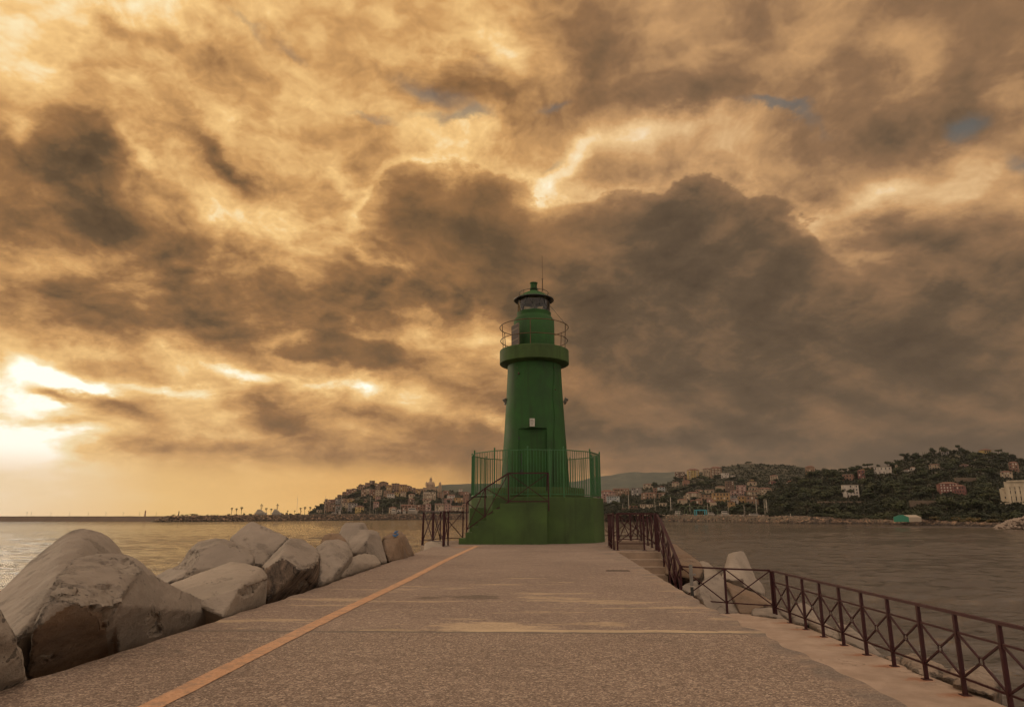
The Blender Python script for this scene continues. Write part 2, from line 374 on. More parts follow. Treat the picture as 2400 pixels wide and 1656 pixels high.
def mat_concrete(name, col, pits=.5, stain=.25, brown=0.0, scale=1.0, rough_patch=.5, dark=0.0):
    """cast concrete: cloudy tone, air-bubble pits, patches broken open to the aggregate"""
    m, b, p = new_mat(name); g = geo_pos(b)
    big = b.noise(g, 1.1 * scale, 5, .6); mid = b.noise(g, 5 * scale, 6, .65); fine = b.noise(g, 45 * scale, 5, .7)
    c0 = tuple(x * .80 for x in col[:3]) + (1,); c1 = tuple(x * 1.15 for x in col[:3]) + (1,)
    c = b.mix(b.mapr(big, .3, .7), c0, c1)
    c = b.mix(b.math('MULTIPLY', b.mapr(mid, .50, .72), stain), c, tuple(x * .55 for x in col[:3]) + (1,))
    if brown: c = b.mix(b.math('MULTIPLY', b.mapr(b.noise(b.vmath('MULTIPLY', g, (1, 1, .3)), 2.2, 5, .6), .40, .62), brown), c, (.17, .10, .05, 1))
    patch = b.mapr(b.noise(b.vmath('ADD', g, (5, 1, 3)), 1.6 * scale, 7, .62), .58, .61)
    pt = b.node('ShaderNodeNewGeometry').outputs['Pointiness']
    wear = b.mapr(b.math('MULTIPLY_ADD', b.math('SUBTRACT', b.noise(g, 3.2 * scale, 7, .7), .5), .10, pt), .53, .56)
    patch = b.math('MAXIMUM', b.math('MULTIPLY', patch, .4), wear)
    patch = b.math('MULTIPLY', patch, rough_patch, clamp=True)
    c = b.mix(b.math('MULTIPLY', patch, b.mapr(fine, .38, .58)), c, tuple(x * .33 for x in col[:3]) + (1,))
    vd = b.voronoi(b.vmath('ADD', g, b.vmath('SCALE', b.noise(g, 30, 2, .5, color=True), .02)), 17 * scale)
    pr = b.mapr(b.noise(g, 3.0 * scale, 3, .5), .42, .70, .0, .42)
    pit = b.math('LESS_THAN', vd, b.math('MULTIPLY', pr, pits))
    c = b.mix(b.math('MULTIPLY', pit, .75), c, tuple(x * .22 for x in col[:3]) + (1,))
    cr = b.math('ABSOLUTE', b.math('SUBTRACT', b.noise(b.vmath('ADD', g, (2, 8, 1)), .9 * scale, 6, .55), .5))
    cr = b.mapr(cr, .0, .006, 1, 0)
    cr = b.math('MULTIPLY', cr, b.mapr(b.noise(g, .8, 2), .5, .6))
    c = b.mix(b.math('MULTIPLY', cr, .55), c, tuple(x * .3 for x in col[:3]) + (1,))
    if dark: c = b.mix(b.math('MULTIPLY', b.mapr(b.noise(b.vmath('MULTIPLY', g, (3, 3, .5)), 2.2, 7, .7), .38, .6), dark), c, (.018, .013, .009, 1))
    b.set(p.inputs['Base Color'], c); p.inputs['Roughness'].default_value = .88
    h = b.math('ADD', b.math('MULTIPLY', fine, .35), b.math('MULTIPLY', mid, 1.2))
    h = b.math('SUBTRACT', h, b.math('MULTIPLY', pit, .9))
    h = b.math('SUBTRACT', h, b.math('MULTIPLY', cr, .8))
    h = b.math('ADD', h, b.math('MULTIPLY', patch, b.math('MULTIPLY_ADD', b.noise(g, 18 * scale, 5, .75), 3.0, -2.0)))
    b.set(p.inputs['Normal'], b.bump(h, .9, .03))
    return m
# ------------------------------------------------------------------ pier, path and sea
PZ = 3.05      # pier deck
LZ = 1.80      # lower path

def mat_deck():
    m, b, p = new_mat('exposed_aggregate'); g = geo_pos(b); x, y, z = b.sep(g)
    wob = b.math('MULTIPLY_ADD', b.noise(g, 1.3, 4, .6), .16, 6.06)
    far = b.mapr(b.math('SUBTRACT', y, wob), -.02, .04)               # beyond the joint the slab is smoother
    v = b.voronoi(g, 105, out='Color'); vs = b.sep(v)[0]
    vd = b.voronoi(g, 105)
    v2 = b.sep(b.voronoi(g, 30, out='Color'))[1]
    vd2 = b.voronoi(g, 30)
    f = b.noise(g, 34, 6, .75); big = b.noise(g, .55, 5, .6); mid = b.noise(b.vmath('MULTIPLY', g, (.6, 2.0, 1)), 2.2, 6, .65)
    base = b.mix(b.mapr(big, .35, .65), (.185, .134, .106, 1), (.255, .19, .148, 1))
    stone = b.ramp(vs, [(0, (.05, .033, .024, 1)), (.35, (.18, .125, .088, 1)), (.7, (.32, .23, .16, 1)), (.90, (.50, .38, .28, 1)), (1, (.72, .58, .44, 1))])
    sa = b.mapr(y, 2.5, 14, .85, .30)
    c = b.mix(b.math('MULTIPLY', sa, b.mapr(far, 0, 1, .85, .55)), base, stone)
    st2 = b.mapr(v2, .82, .95, 0, 1)
    c = b.mix(b.math('MULTIPLY', st2, .35), c, (.50, .40, .30, 1))
    c = b.mix(b.math('MULTIPLY', b.mapr(f, .50, .62), .55), c, (.07, .046, .035, 1))
    c = b.mix(b.math('MULTIPLY', b.mapr(mid, .5, .75), .35), c, (.13, .09, .065, 1))
    # pale cement and salt smears, drawn out across the pier
    sm = b.noise(b.vmath('MULTIPLY', b.vmath('ADD', g, (3.3, .4, 0)), (.55, 2.4, 1)), 1.5, 7, .62)
    near = b.mapr(b.math('ABSOLUTE', b.math('SUBTRACT', y, 7.3)), .6, 5.0, .10, 0)
    sm = b.mapr(b.math('ADD', sm, near), .655, .70)
    sm = b.math('MULTIPLY', b.math('MULTIPLY', sm, far), b.mapr(f, .35, .6, 1, .55))
    c = b.mix(b.math('MULTIPLY', sm, .75), c, (.48, .36, .22, 1))
    # the big pale patch and the cement line along the joint
    def spot(cx, cy, rx, ry):
        v_ = b.vmath('MULTIPLY', b.vmath('SUBTRACT', g, (cx, cy, PZ)), (1 / rx, 1 / ry, 0))
        return b.math('SUBTRACT', 1.0, b.vmath('LENGTH', v_))
    wn = b.math('MULTIPLY', b.math('SUBTRACT', b.noise(b.vmath('MULTIPLY', g, (1, 2.5, 1)), 5, 8, .7), .5), 1.9)
    big_spot = b.math('ADD', spot(-.42, 6.42, .62, .34), wn)
    line = b.math('ADD', b.math('SUBTRACT', 1, b.math('DIVIDE', b.math('ABSOLUTE', b.math('SUBTRACT', y, b.math('ADD', wob, .09))), .10)), b.math('MULTIPLY', wn, 1.1))
    line = b.math('MULTIPLY', b.mapr(line, .25, .4), b.mapr(x, -.9, -.2))
    c = b.mix(b.math('MULTIPLY', b.math('MULTIPLY', b.math('MULTIPLY', b.mapr(big_spot, .10, .35), b.mapr(f, .35, .6, 1, .6)), far), .75), c, (.52, .39, .24, 1))
    c = b.mix(b.math('MULTIPLY', line, b.math('MULTIPLY', far, .8)), c, (.50, .38, .24, 1))
    jl = b.mapr(b.math('ABSOLUTE', b.math('SUBTRACT', y, b.math('ADD', wob, -.0))), .015, .05, 1, 0)
    c = b.mix(b.math('MULTIPLY', jl, .75), c, (.10, .085, .07, 1))
    # cracks and cold joints in the slab
    ck = b.math('ABSOLUTE', b.math('SUBTRACT', b.noise(b.vmath('MULTIPLY', g, (.35, 1.1, 1)), .55, 5, .6), .5))
    ck = b.math('MULTIPLY', b.mapr(ck, .0, .0035, 1, 0), b.mapr(y, 4.0, 6.5, .35, 1))
    c = b.mix(b.math('MULTIPLY', ck, .6), c, (.07, .055, .045, 1))
    oil = b.mapr(b.noise(b.vmath('ADD', g, (1.7, 5, 0)), .8, 5, .6), .58, .72)
    c = b.mix(b.math('MULTIPLY', oil, .28), c, (.10, .078, .062, 1))
    # dark damp puddle marks
    dk = b.mapr(b.math('ADD', spot(-.75, 8.7, .5, .4), wn), .35, .5)
    dk = b.math('MAXIMUM', dk, b.mapr(b.math('ADD', spot(-1.3, 8.6, .3, .25), wn), .45, .6))
    c = b.mix(b.math('MULTIPLY', dk, .6), c, (.06, .045, .03, 1))
    # worn cement skin along the right edge
    ed = b.mapr(b.math('ADD', x, b.math('MULTIPLY', b.noise(g, 2.5, 6, .65), .5)), 1.96, 2.03)
    c = b.mix(b.math('MULTIPLY', ed, b.mapr(f, .3, .6, .85, .4)), c, b.mix(b.mapr(mid, .4, .6), (.13, .11, .095, 1), (.30, .215, .15, 1)))
    # rusty smear beside the painted line near the tower
    og = b.mapr(b.math('ADD', spot(-2.2, 22.6, .7, 1.0), wn), .2, .6)
    c = b.mix(b.math('MULTIPLY', og, .45), c, (.34, .17, .07, 1))
    b.set(p.inputs['Base Color'], c); p.inputs['Roughness'].default_value = .82
    h = b.math('ADD', b.math('MULTIPLY', b.mapr(vd, 0, .5, 1, 0), .5), b.math('MULTIPLY', f, 1.6))
    h = b.math('ADD', h, b.math('MULTIPLY', b.mapr(vd2, 0, .5, 1, 0), .5))
    h = b.math('MULTIPLY', h, b.mapr(far, 0, 1, 1.0, .55))
    b.set(p.inputs['Normal'], b.bump(h, .75, .012))
    return m
M_DECK = mat_deck()
M_CONC = mat_concrete('weathered_concrete', (.30, .22, .155, 1), pits=.4, stain=.35, rough_patch=.3)
M_PATH = mat_concrete('path_concrete', (.41, .305, .225, 1), pits=.1, stain=.3, rough_patch=.15, brown=.25)
def rust_marks(m):
    """rust run-off round the foot of each railing post"""
    b = NB(m.node_tree); p = m.node_tree.nodes['Principled BSDF']; src = p.inputs['Base Color'].links[0].from_socket
    g = geo_pos(b); x, y, z = b.sep(g)
    k = b.math('DIVIDE', b.math('SUBTRACT', 16.49, y), .862)
    fy = b.math('MULTIPLY', b.math('SUBTRACT', b.math('FRACT', b.math('ADD', k, .5)), .5), .862)
    fx = b.math('ADD', b.math('SUBTRACT', x, 5.36), 0)
    fx = b.math('MULTIPLY', fx, b.mapr(x, 5.2, 5.45, .45, 1))
    dd = b.math('SQRT', b.math('ADD', b.math('MULTIPLY', fy, fy), b.math('MULTIPLY', fx, fx)))
    f = b.mapr(b.math('ADD', dd, b.math('MULTIPLY', b.math('SUBTRACT', b.noise(g, 9, 6, .7), .5), .35)), .05, .17, .75, 0)
    b.l.new(b.mix(f, src, (.30, .12, .05, 1)), p.inputs['Base Color'])
rust_marks(M_PATH)

rnd = random.Random(3)
def ragged(p0, p1, n, a):
    out = []
    for i in range(n):
        t = i / n; x = p0[0] + (p1[0] - p0[0]) * t; y = p0[1] + (p1[1] - p0[1]) * t
        out.append((x + (mnoise.noise(Vector((x * .9, y * 3.1, 4))) * a), y))
    return out
# deck outline, seen from above
right = ragged((1.89, -8), (1.90, 9), 240, .10) + ragged((1.90, 9), (2.28, 20.4), 60, .04)
plat = [(2.28, 20.4), (3.52, 20.4), (3.75, 23.5), (4.05, 28.3), (2.3, 30.6), (-2.2, 30.6), (-3.6, 28.0), (-3.9, 23.9), (-3.35, 22.9)]
left = list(reversed(ragged((-3.05, -8), (-3.0, 10), 150, .05) + ragged((-3.0, 10), (-3.3, 22.4), 60, .05)))
outline = right + plat + left
mb = MB(); mb.prism(outline, -1.5, PZ)
pier = mb.obj('pier', M_DECK)
pier.data.materials.append(M_CONC)
for f in pier.data.polygons:
    if abs(f.normal.z) < .5: f.material_index = 1
bevel(pier, .018, 2, 60); tag(pier, kind='structure')

# lower path with its sea wall
poly = [(1.75, -8), (7.2, -8), (7.2, 8.0), (5.62, 8.25), (5.56, 12), (5.50, 16.6), (3.75, 17.85), (3.52, 18.3), (1.75, 18.3)]
mb = MB(); mb.prism(poly, -1.2, LZ)
path = bevel(mb.obj('lower_path', M_PATH), .02); tag(path, kind='structure')

# concrete stairs down from the tower platform to the path
mb = MB()
zs = [3.02 - .18 * i for i in range(7)]
ys = 20.39
prof = [(ys, -1.0)]
for i, z in enumerate(zs):
    prof.append((20.39 if i == 0 else 20.1 - .3 * (i - 1), z)); prof.append((20.1 - .3 * i, z))
prof.append((20.1 - .3 * 6, -1.0))
n = len(prof)
vs = [(2.1, y, z) for y, z in prof] + [(3.52, y, z) for y, z in prof]
mb.add(vs, [tuple(range(n)), tuple(reversed(range(n, 2 * n)))] + [(i, n + i, n + (i + 1) % n, (i + 1) % n) for i in range(n)])
stairs = bevel(mb.obj('concrete_stairs', M_CONC, loc=(2.8, 19.2, 1.8)), .012)
tag(stairs, 'worn concrete stairs going down from the tower platform beside the pier edge', 'stairs')

# painted line
M_LINE = None
def mat_line():
    m, b, p = new_mat('orange_road_paint'); g = geo_pos(b)
    v = b.sep(b.voronoi(g, 75, out='Color'))[0]
    c = b.mix(v, (.42, .225, .115, 1), (.52, .31, .18, 1))
    w = b.mapr(b.noise(g, 11, 8, .75), .50, .60)
    c = b.mix(b.math('MULTIPLY', w, .8), c, (.27, .18, .12, 1))
    b.set(p.inputs['Base Color'], c); p.inputs['Roughness'].default_value = .8
    b.set(p.inputs['Normal'], b.bump(b.math('ADD', b.voronoi(g, 75), b.noise(g, 22, 5, .7)), .5, .008))
    return m
mb = MB(); L = []; R_ = []
for i in range(240):
    y = -6 + i * 29.4 / 239
    cx = -1.985 + .012 * sin(y * .7) + (.05 * max(0, y - 20) / 4)
    wl = .068 + .012 * mnoise.noise(Vector((0, y * 4, 1))); wr = .068 + .012 * mnoise.noise(Vector((0, y * 4, 9)))
    L.append((cx - wl, y, PZ + .004)); R_.append((cx + wr, y, PZ + .004))
mb.add(L + R_, [(i, 240 + i, 241 + i, i + 1) for i in range(239)])
line = mb.obj('painted_line', mat_line()); tag(line, kind='structure')

# drain slot in the deck
c = G(1448, 1337, PZ)
M_DARK = mat_plain('dark_gap', (.015, .011, .008, 1), .9)
M_RUST = mat_plain('rusty_iron', (.06, .03, .02, 1), .8)
dr = empty('drain_slot', (c.x, c.y, PZ), 'narrow dark drain slot set in the pier deck near the stairs', 'drain')
mb = MB(); mb.box(c.x - .19, c.x + .19, c.y - .07, c.y + .07, PZ - .02, PZ + .003); mb.obj('slot', M_DARK, dr)
mb = MB()
mb.box(c.x - .21, c.x + .21, c.y + .07, c.y + .09, PZ - .02, PZ + .006); mb.box(c.x - .21, c.x - .19, c.y - .07, c.y + .07, PZ - .02, PZ + .006)
mb.box(c.x + .19, c.x + .21, c.y - .07, c.y + .07, PZ - .02, PZ + .006)
mb.obj('frame', M_RUST, dr)

# sea
def mat_sea():
    m, b, p = new_mat('sea_water'); g = geo_pos(b)
    p.inputs['Base Color'].default_value = (.022, .022, .020, 1); p.inputs['Roughness'].default_value = .07
    p.inputs['IOR'].default_value = 2.1; p.inputs['Specular Tint'].default_value = (1, .87, .76, 1)
    r = b.vmath('LENGTH', b.vmath('MULTIPLY', g, (1, 1, 0)))
    s = b.vmath('MULTIPLY', g, (.8, 1.5, 1))
    w1 = b.noise(s, .55, 6, .62, .4); w2 = b.noise(b.vmath('ADD', b.vmath('MULTIPLY', g, (1.2, 2.2, 1)), (7, 3, 0)), 2.4, 5, .6, .3)
    w3 = b.noise(b.vmath('MULTIPLY', g, (.7, 2.2, 1)), .16, 6, .62)
    h = b.math('ADD', b.math('MULTIPLY', w1, .36), b.math('MULTIPLY', w2, .22))
    h = b.math('ADD', h, b.math('MULTIPLY', w3, .9))
    bm = b.node('ShaderNodeBump'); b.set(bm.inputs['Height'], h)
    b.set(bm.inputs['Strength'], b.mapr(r, 50, 500, .8, .45)); bm.inputs['Distance'].default_value = 1.1
    b.set(p.inputs['Normal'], bm.outputs[0])
    return m
import numpy as np
def sea_mesh():
    """disc of water; the nearer rings carry real wavelets, each wave fading out where the rings get too wide for it"""
    rad = [2.0, 5.0, 8.0, 10.5]
    while rad[-1] < 420: rad.append(rad[-1] * 1.0065)
    while rad[-1] < 4550: rad.append(rad[-1] * 1.25)
    rad[-1] = 4600.0; rad = np.array(rad)
    ang = np.radians(np.concatenate([np.arange(-180, -48, 4.0), np.arange(-48, 46, .16), np.arange(46, 180, 4.0)]))
    R2, A2 = np.meshgrid(rad, ang, indexing='ij'); X2 = R2 * np.sin(A2); Y2 = R2 * np.cos(A2); Z2 = np.zeros_like(X2)
    sp = np.gradient(rad)[:, None]; rs = np.random.RandomState(4)
    env = .75 + .35 * np.sin(X2 * .043 + Y2 * .021 + 1) * np.sin(Y2 * .057 - X2 * .013) + .25 * np.sin(X2 * .13 - Y2 * .19) 
    for i in range(38):
        lam = .55 * (11.0 ** (i / 37.0)); th = radians(68) + rs.normal(0, .48); kx, ky = 2 * pi / lam * cos(th), 2 * pi / lam * sin(th)
        w = np.clip(lam / (sp * 2.6) - .6, 0, 1); wob = .9 * np.sin(X2 * rs.uniform(.03, .2) + rs.uniform(0, 6)) + .9 * np.sin(Y2 * rs.uniform(.03, .2) + rs.uniform(0, 6))
        Z2 += w * env * .0068 * lam ** .92 * np.sin(kx * X2 + ky * Y2 + wob + rs.uniform(0, 6.28))
    nr, na = X2.shape; co = np.stack([X2, Y2, Z2], -1).reshape(-1, 3); co = np.vstack([co, [[0, 0, 0]]])
    i, j = np.meshgrid(np.arange(nr - 1), np.arange(na), indexing='ij'); j2 = (j + 1) % na
    quads = np.stack([i * na + j, (i + 1) * na + j, (i + 1) * na + j2, i * na + j2], -1).reshape(-1, 4)[:, ::-1]
    jj = np.arange(na); tris = np.stack([np.full(na, nr * na), jj, (jj + 1) % na], -1)[:, ::-1]
    me = bpy.data.meshes.new('sea'); nq = len(quads); nt = len(tris)
    me.vertices.add(len(co)); me.vertices.foreach_set('co', co.ravel())
    me.loops.add(nq * 4 + nt * 3); me.loops.foreach_set('vertex_index', np.concatenate([quads.ravel(), tris.ravel()]).astype(np.int32))
    me.polygons.add(nq + nt); me.polygons.foreach_set('loop_start', np.concatenate([np.arange(nq) * 4, nq * 4 + np.arange(nt) * 3]).astype(np.int32))
    me.polygons.foreach_set('loop_total', np.concatenate([np.full(nq, 4), np.full(nt, 3)]).astype(np.int32))
    me.polygons.foreach_set('use_smooth', np.ones(nq + nt, bool)); me.update(calc_edges=True); me.validate()
    if me.polygons[0].normal.z < 0: me.flip_normals()
    return me
sea = link('sea', sea_mesh(), None, mat_sea())
tag(sea, kind='structure')
mb = MB(); mb.box(-4600, 4600, -4600, 4600, -9, -8)
bed = mb.obj('seabed', M_CONC); tag(bed, kind='structure')
# ------------------------------------------------------------------ lighthouse
LX, LY = 0.0, 27.6
BZ = 4.68                        # top of the drum
def zof(v, y=LY, u=1255): return A(u, v, y).z
M_GREEN = mat_paint('green_masonry_paint', (.020, .074, .015, 1), .7, dirt=(.018, .028, .010), amount=.75, scale=1.2, var=.28, bumpy=.4, rust=.05)
M_GREEN2 = mat_paint('green_drum_paint', (.046, .082, .022, 1), .75, dirt=(.02, .03, .008), amount=.7, scale=1.0, var=.3, bumpy=.5, rust=.2)
M_GRAIL = mat_paint('green_rail_paint', (.034, .115, .040, 1), .45, amount=.2, scale=4)
M_RED = mat_paint('dark_red_rail_paint', (.036, .007, .009, 1), .6, dirt=(.05, .02, .01), amount=.4, scale=8, rust=.15, bumpy=.2)
M_BRASS = mat_paint('tarnished_gallery_rail', (.10, .055, .025, 1), .5, amount=.3, scale=8)
M_BLACK = mat_plain('black_metal', (.012, .014, .010, 1), .45)
M_GREYM = mat_plain('grey_housing', (.16, .15, .13, 1), .5)
def mat_glass():
    m, b, p = new_mat('lantern_glass')
    out = m.node_tree.nodes['Material Output']
    tr = b.node('ShaderNodeBsdfTransparent'); gl = b.node('ShaderNodeBsdfGlossy'); gl.inputs['Roughness'].default_value = .03
    tr.inputs[0].default_value = (.86, .88, .82, 1)
    fr = b.node('ShaderNodeFresnel'); fr.inputs[0].default_value = 1.5
    mx = b.node('ShaderNodeMixShader'); b.l.new(fr.outputs[0], mx.inputs[0]); b.l.new(tr.outputs[0], mx.inputs[1]); b.l.new(gl.outputs[0], mx.inputs[2])
    b.l.new(mx.outputs[0], out.inputs[0])
    return m
LH = empty('lighthouse', (LX, LY, PZ), 'dark green lighthouse on a twelve-sided green drum at the end of the pier', 'lighthouse')
A12 = radians(24)
R0 = 2.68
def rp(a, r, z): return (LX + r * sin(a), LY - r * cos(a), z)
# drum
mb = MB(); mb.lathe([(R0 + .02, PZ - .3), (R0, PZ + .02), (R0 - .02, BZ)], 12, (LX, LY, 0), A12, smooth=False)
bevel(mb.obj('drum', M_GREEN2, LH), .02)
# low ring under the tower
mb = MB(); mb.lathe([(1.93, BZ), (1.93, 5.02), (1.90, 5.06)], 48, (LX, LY, 0)); mb.obj('plinth', M_GREEN2, LH)
# tower
GA0 = zof(855); GA1 = zof(823.5)
def hw(px, v): # half width in metres of px source pixels at image height v, plane LY
    return (A(1255 + px, v, LY).x - A(1255, v, LY).x)
rT0 = hw(81.7, 1138) * 1.0; rT1 = hw(62.5, 856)
NT = 24
mb = MB()
prof = []
for i in range(13):
    t = i / 12; r = rT0 + (rT1 - rT0) * (1 - (1 - t) ** 1.25); prof.append((r, 5.04 + (GA0 + .02 - 5.04) * t))
mb.lathe(prof, NT, (LX, LY, 0), radians(7.5), smooth=False)
tw = mb.obj('tower', M_GREEN, LH)
# door recess cut into the tower
dx0 = A(960 + 982 / 3.855, 1001, 26.3).x; dx1 = A(960 + 1238 / 3.855, 1001, 26.3).x; dz1 = A(1250, 1001.5, 26.3).z
cut = MB().box(dx0, dx1, 25.5, 26.60, 5.10, dz1).obj('door_cutter', None)
bo = tw.modifiers.new('cut', 'BOOLEAN'); bo.object = cut; bo.operation = 'DIFFERENCE'; bo.solver = 'EXACT'
cut.location = cut.location
bake(tw); tw.data.polygons.foreach_set('use_smooth', [True] * len(tw.data.polygons)); tw.data.set_sharp_from_angle(angle=radians(24)); bpy.data.objects.remove(cut, do_unlink=True)
door = MB().box(dx0 + .01, dx1 - .01, 26.55, 26.62, 5.11, dz1 - .01).obj('door', M_GREEN, LH)
mb = MB(); mb.box(dx0 + .10, dx0 + .13, 26.52, 26.555, 5.9, 6.35); mb.box(dx0 + .07, dx0 + .19, 26.525, 26.555, 5.55, 5.75)
mb.obj('door_handle', M_BLACK, door)
for z in (5.25, 6.2, 6.9): MB().box(dx0 + .0, dx0 + .04, 26.51, 26.555, z, z + .12).obj('hinge', M_BLACK, door)
# step at the door foot
MB().box(dx0 - .12, dx1 + .1, 25.45, 26.3, BZ, 4.9).obj('door_step', M_GREEN2, LH)
# rebated strips each side of the door head
# notice above the door
yN = 26.30
nx0, nx1 = A(960 + 1085 / 3.855, 990, yN).x, A(960 + 1131 / 3.855, 990, yN).x
nz0, nz1 = A(1250, 930 + 265 / 3.855, yN).z, A(1250, 930 + 193 / 3.855, yN).z
notice = MB().box(nx0, nx1, yN - .02, yN + .1, nz0, nz1).obj('notice', mat_plain('white_plate', (.42, .40, .34, 1), .5), LH)
mb = MB(); hN = nz1 - nz0
for i, (a, b_) in enumerate([(.15, .62), (.1, .85), (.15, .8), (.2, .75), (.2, .7), (.25, .7)]):
    zz = nz1 - hN * (.2 + .11 * i + (0 if i < 2 else .06)); w_ = nx1 - nx0
    mb.box(nx0 + a * w_, nx0 + b_ * w_, yN - .024, yN - .02, zz - (.008 if i < 2 else .004), zz + (.008 if i < 2 else .004))
mb.obj('lettering', mat_plain('faded_print', (.10, .09, .08, 1), .7), notice)
# gallery slab
rG = hw(81, 838)
mb = MB(); mb.lathe([(rT1 + .02, GA0 - .06), (rT1 + .10, GA0 - .02), (rG - .02, GA0), (rG, GA0 + .02), (rG, GA1 - .02), (rG - .02, GA1)], 64, (LX, LY, 0))
mb.obj('gallery', M_GREEN2, LH)
# upper cylinder and neck
rU = hw(47.8, 790); rN = hw(39.5, 735); zS = zof(750); zN0 = zof(744.5); zN1 = zof(736)
mb = MB(); mb.lathe([(rU, GA1 - .01), (rU, zS - .04), (rU - .03, zS), (rN + .03, zN0), (rN, zN0 + .03), (rN, zN1)], 64, (LX, LY, 0))
mb.obj('lantern_base', M_GREEN, LH)
# glazing
zG1 = zof(702); rL = hw(39, 712)
mb = MB(); mb.lathe([(rL - .03, zN1 - .02), (rL - .03, zG1 + .04)], 48, (LX, LY, 0), cap0=False, cap1=False)
glass = mb.obj('lantern_glass', mat_glass(), LH)
mb = MB(); mb.lathe([(rL - .01, zN1 - .02), (rL + .015, zN1 - .02), (rL + .015, zN1 + .03), (rL - .01, zN1 + .03)], 48, (LX, LY, 0), cap0=False, cap1=False)
mb.obj('sill_ring', M_GREEN, LH)
nB = 7
for k in range(nB):
    a = radians(-20) + 2 * pi * k / nB; a2 = a + pi / nB; a3 = a + 2 * pi / nB
    mb = MB(); mb.bar(rp(a, rL - .02, zG1 + .02), rp(a2, rL - .02, zN1), .03); mb.bar(rp(a2, rL - .02, zN1), rp(a3, rL - .02, zG1 + .02), .03)
    mb.obj('glazing_bar', M_BLACK, LH)
# lamp and lens
mb = MB(); mb.lathe([(.10, zN1 - .1), (.10, zN1 + .02), (.17, zN1 + .05), (.19, zN1 + .16), (.17, zN1 + .28), (.08, zN1 + .34), (.08, zG1)], 24, (LX, LY, 0))
mb.obj('lens', mat_plain('lens_glass', (.10, .10, .07, 1), .15), LH)
# roof
rR = hw(47, 703); zR = zof(703)
zV0 = zof(680)
mb = MB(); mb.lathe([(rL - .05, zR + .07), (rR - .03, zR - .05), (rR, zR - .03), (rR, zR), (rR - .04, zR + .015)], 64, (LX, LY, 0), cap0=True, cap1=False)
mb.obj('roof_brim', M_BLACK, LH)
mb = MB(); mb.lathe([(rL - .06, zR + .03), (rL - .06, zR + .06)], 48, (LX, LY, 0)); mb.obj('lantern_ceiling', mat_plain('pale_ceiling', (.20, .155, .11, 1), .8), LH)
mb = MB(); mb.lathe([(rR - .05, zR + .012), (rR * .78, zR + .10), (rR * .68, zR + .13), (rR * .62, zR + .20), (rR * .40, zR + .31), (rR * .22, zR + .38), (.10, zR + .41)], 64, (LX, LY, 0), cap0=False)
mb.obj('roof', M_GREEN, LH)
# ring rail round the roof
mb = MB(); zz = zR + .30
mb.tube([rp(2 * pi * k / 40, rR * .73, zz) for k in range(40)], .011, 6, True)
for k in range(6):
    a = 2 * pi * k / 6 + .3; mb.tube([rp(a, rR * .73, zz), rp(a, rR * .70, zR + .11)], .009, 6)
mb.obj('roof_ring', M_BLACK, LH)
# ventilator
zv0 = zR + .38; zv1 = zof(663)
mb = MB(); mb.lathe([(.15, zv0), (.138, zv0 + .04), (.138, zv0 + .06), (.165, zv0 + .065), (.165, zv0 + .085), (.138, zv0 + .09), (.138, zv0 + .11), (.165, zv0 + .115), (.165, zv0 + .135), (.14, zv0 + .14),
                      (.14, zv1 - .04), (.165, zv1 - .03), (.165, zv1)], 32, (LX, LY, 0))
mb.obj('ventilator', M_GREEN, LH)
# antenna
ax = A(1080 + 872 / 4.56, 660, LY - .25).x; az1 = A(1271, 598.6, LY - .25).z; azm = A(1271, 654, LY - .25).z
ya_ = LY - .25
mb = MB(); mb.tube([(ax - .05, ya_, zR + .25), (ax, ya_, zR + .33), (ax, ya_, azm)], .020, 8); mb.tube([(ax, ya_, azm - .02), (ax, ya_, azm + .02)], .034, 8)
mb.tube([(ax, ya_, azm), (ax, ya_, az1)], .010, 6)
mb.tube([(ax - .02, ya_, zR + .36), (ax + .04, ya_, zR + .40)], .014, 6)
mb.obj('antenna', M_BRASS, LH)
# gallery railing
zt = zof(768.6); zm = zof(799.5); rM = hw(78.5, 799)
for nm, zz, rr_ in (('gallery_top_rail', zt, rG + .0), ('gallery_mid_rail', zm, rM)):
    mb = MB(); mb.tube([rp(2 * pi * k / 72, rr_, zz) for k in range(72)], .017, 8, True); mb.obj(nm, M_BRASS, LH)
for deg in (-6, -66, 65, -118, 125, 178):
    a = radians(deg); mb = MB(); mb.bar(rp(a, rM - .01, GA1 - .02), rp(a, rM, zm), .03); mb.bar(rp(a, rM, zm), rp(a, rG, zt), .03); mb.obj('gallery_post', M_BRASS, LH)
# solar panel at the gallery
pz0, pz1 = zof(815, 26.6), zof(760, 26.6)
pc = A(1080 + 583 / 4.56, 780, LY - .95); ang = radians(-62)
rot = Matrix.Rotation(ang, 3, 'Z')
pan = MB().obox((pc.x, LY - .95, (GA1 + .03 + pz1) / 2), .62, .035, pz1 - GA1 - .03, rot=rot).obj('solar_panel', mat_plain('panel_cells', (.06, .042, .035, 1), .75), LH)
fr = MB(); c0 = Vector((pc.x, LY - .95, 0)); hx = rot @ Vector((.31, 0, 0))
zb, zt_ = GA1 + .03, pz1
for a_, b_ in (((-hx + c0).to_3d(), 0), ((hx + c0).to_3d(), 0)):
    fr.bar((a_.x, a_.y, zb), (a_.x, a_.y, zt_), .045)
for z_ in (zb, zb + (zt_ - zb) * .27, zb + (zt_ - zb) * .78, zt_):
    fr.bar((c0.x - hx.x, c0.y - hx.y, z_), (c0.x + hx.x, c0.y + hx.y, z_), .045 if z_ in (zb, zt_) else .05)
fr.obj('panel_frame', mat_plain('panel_alloy', (.13, .095, .065, 1), .7), pan)
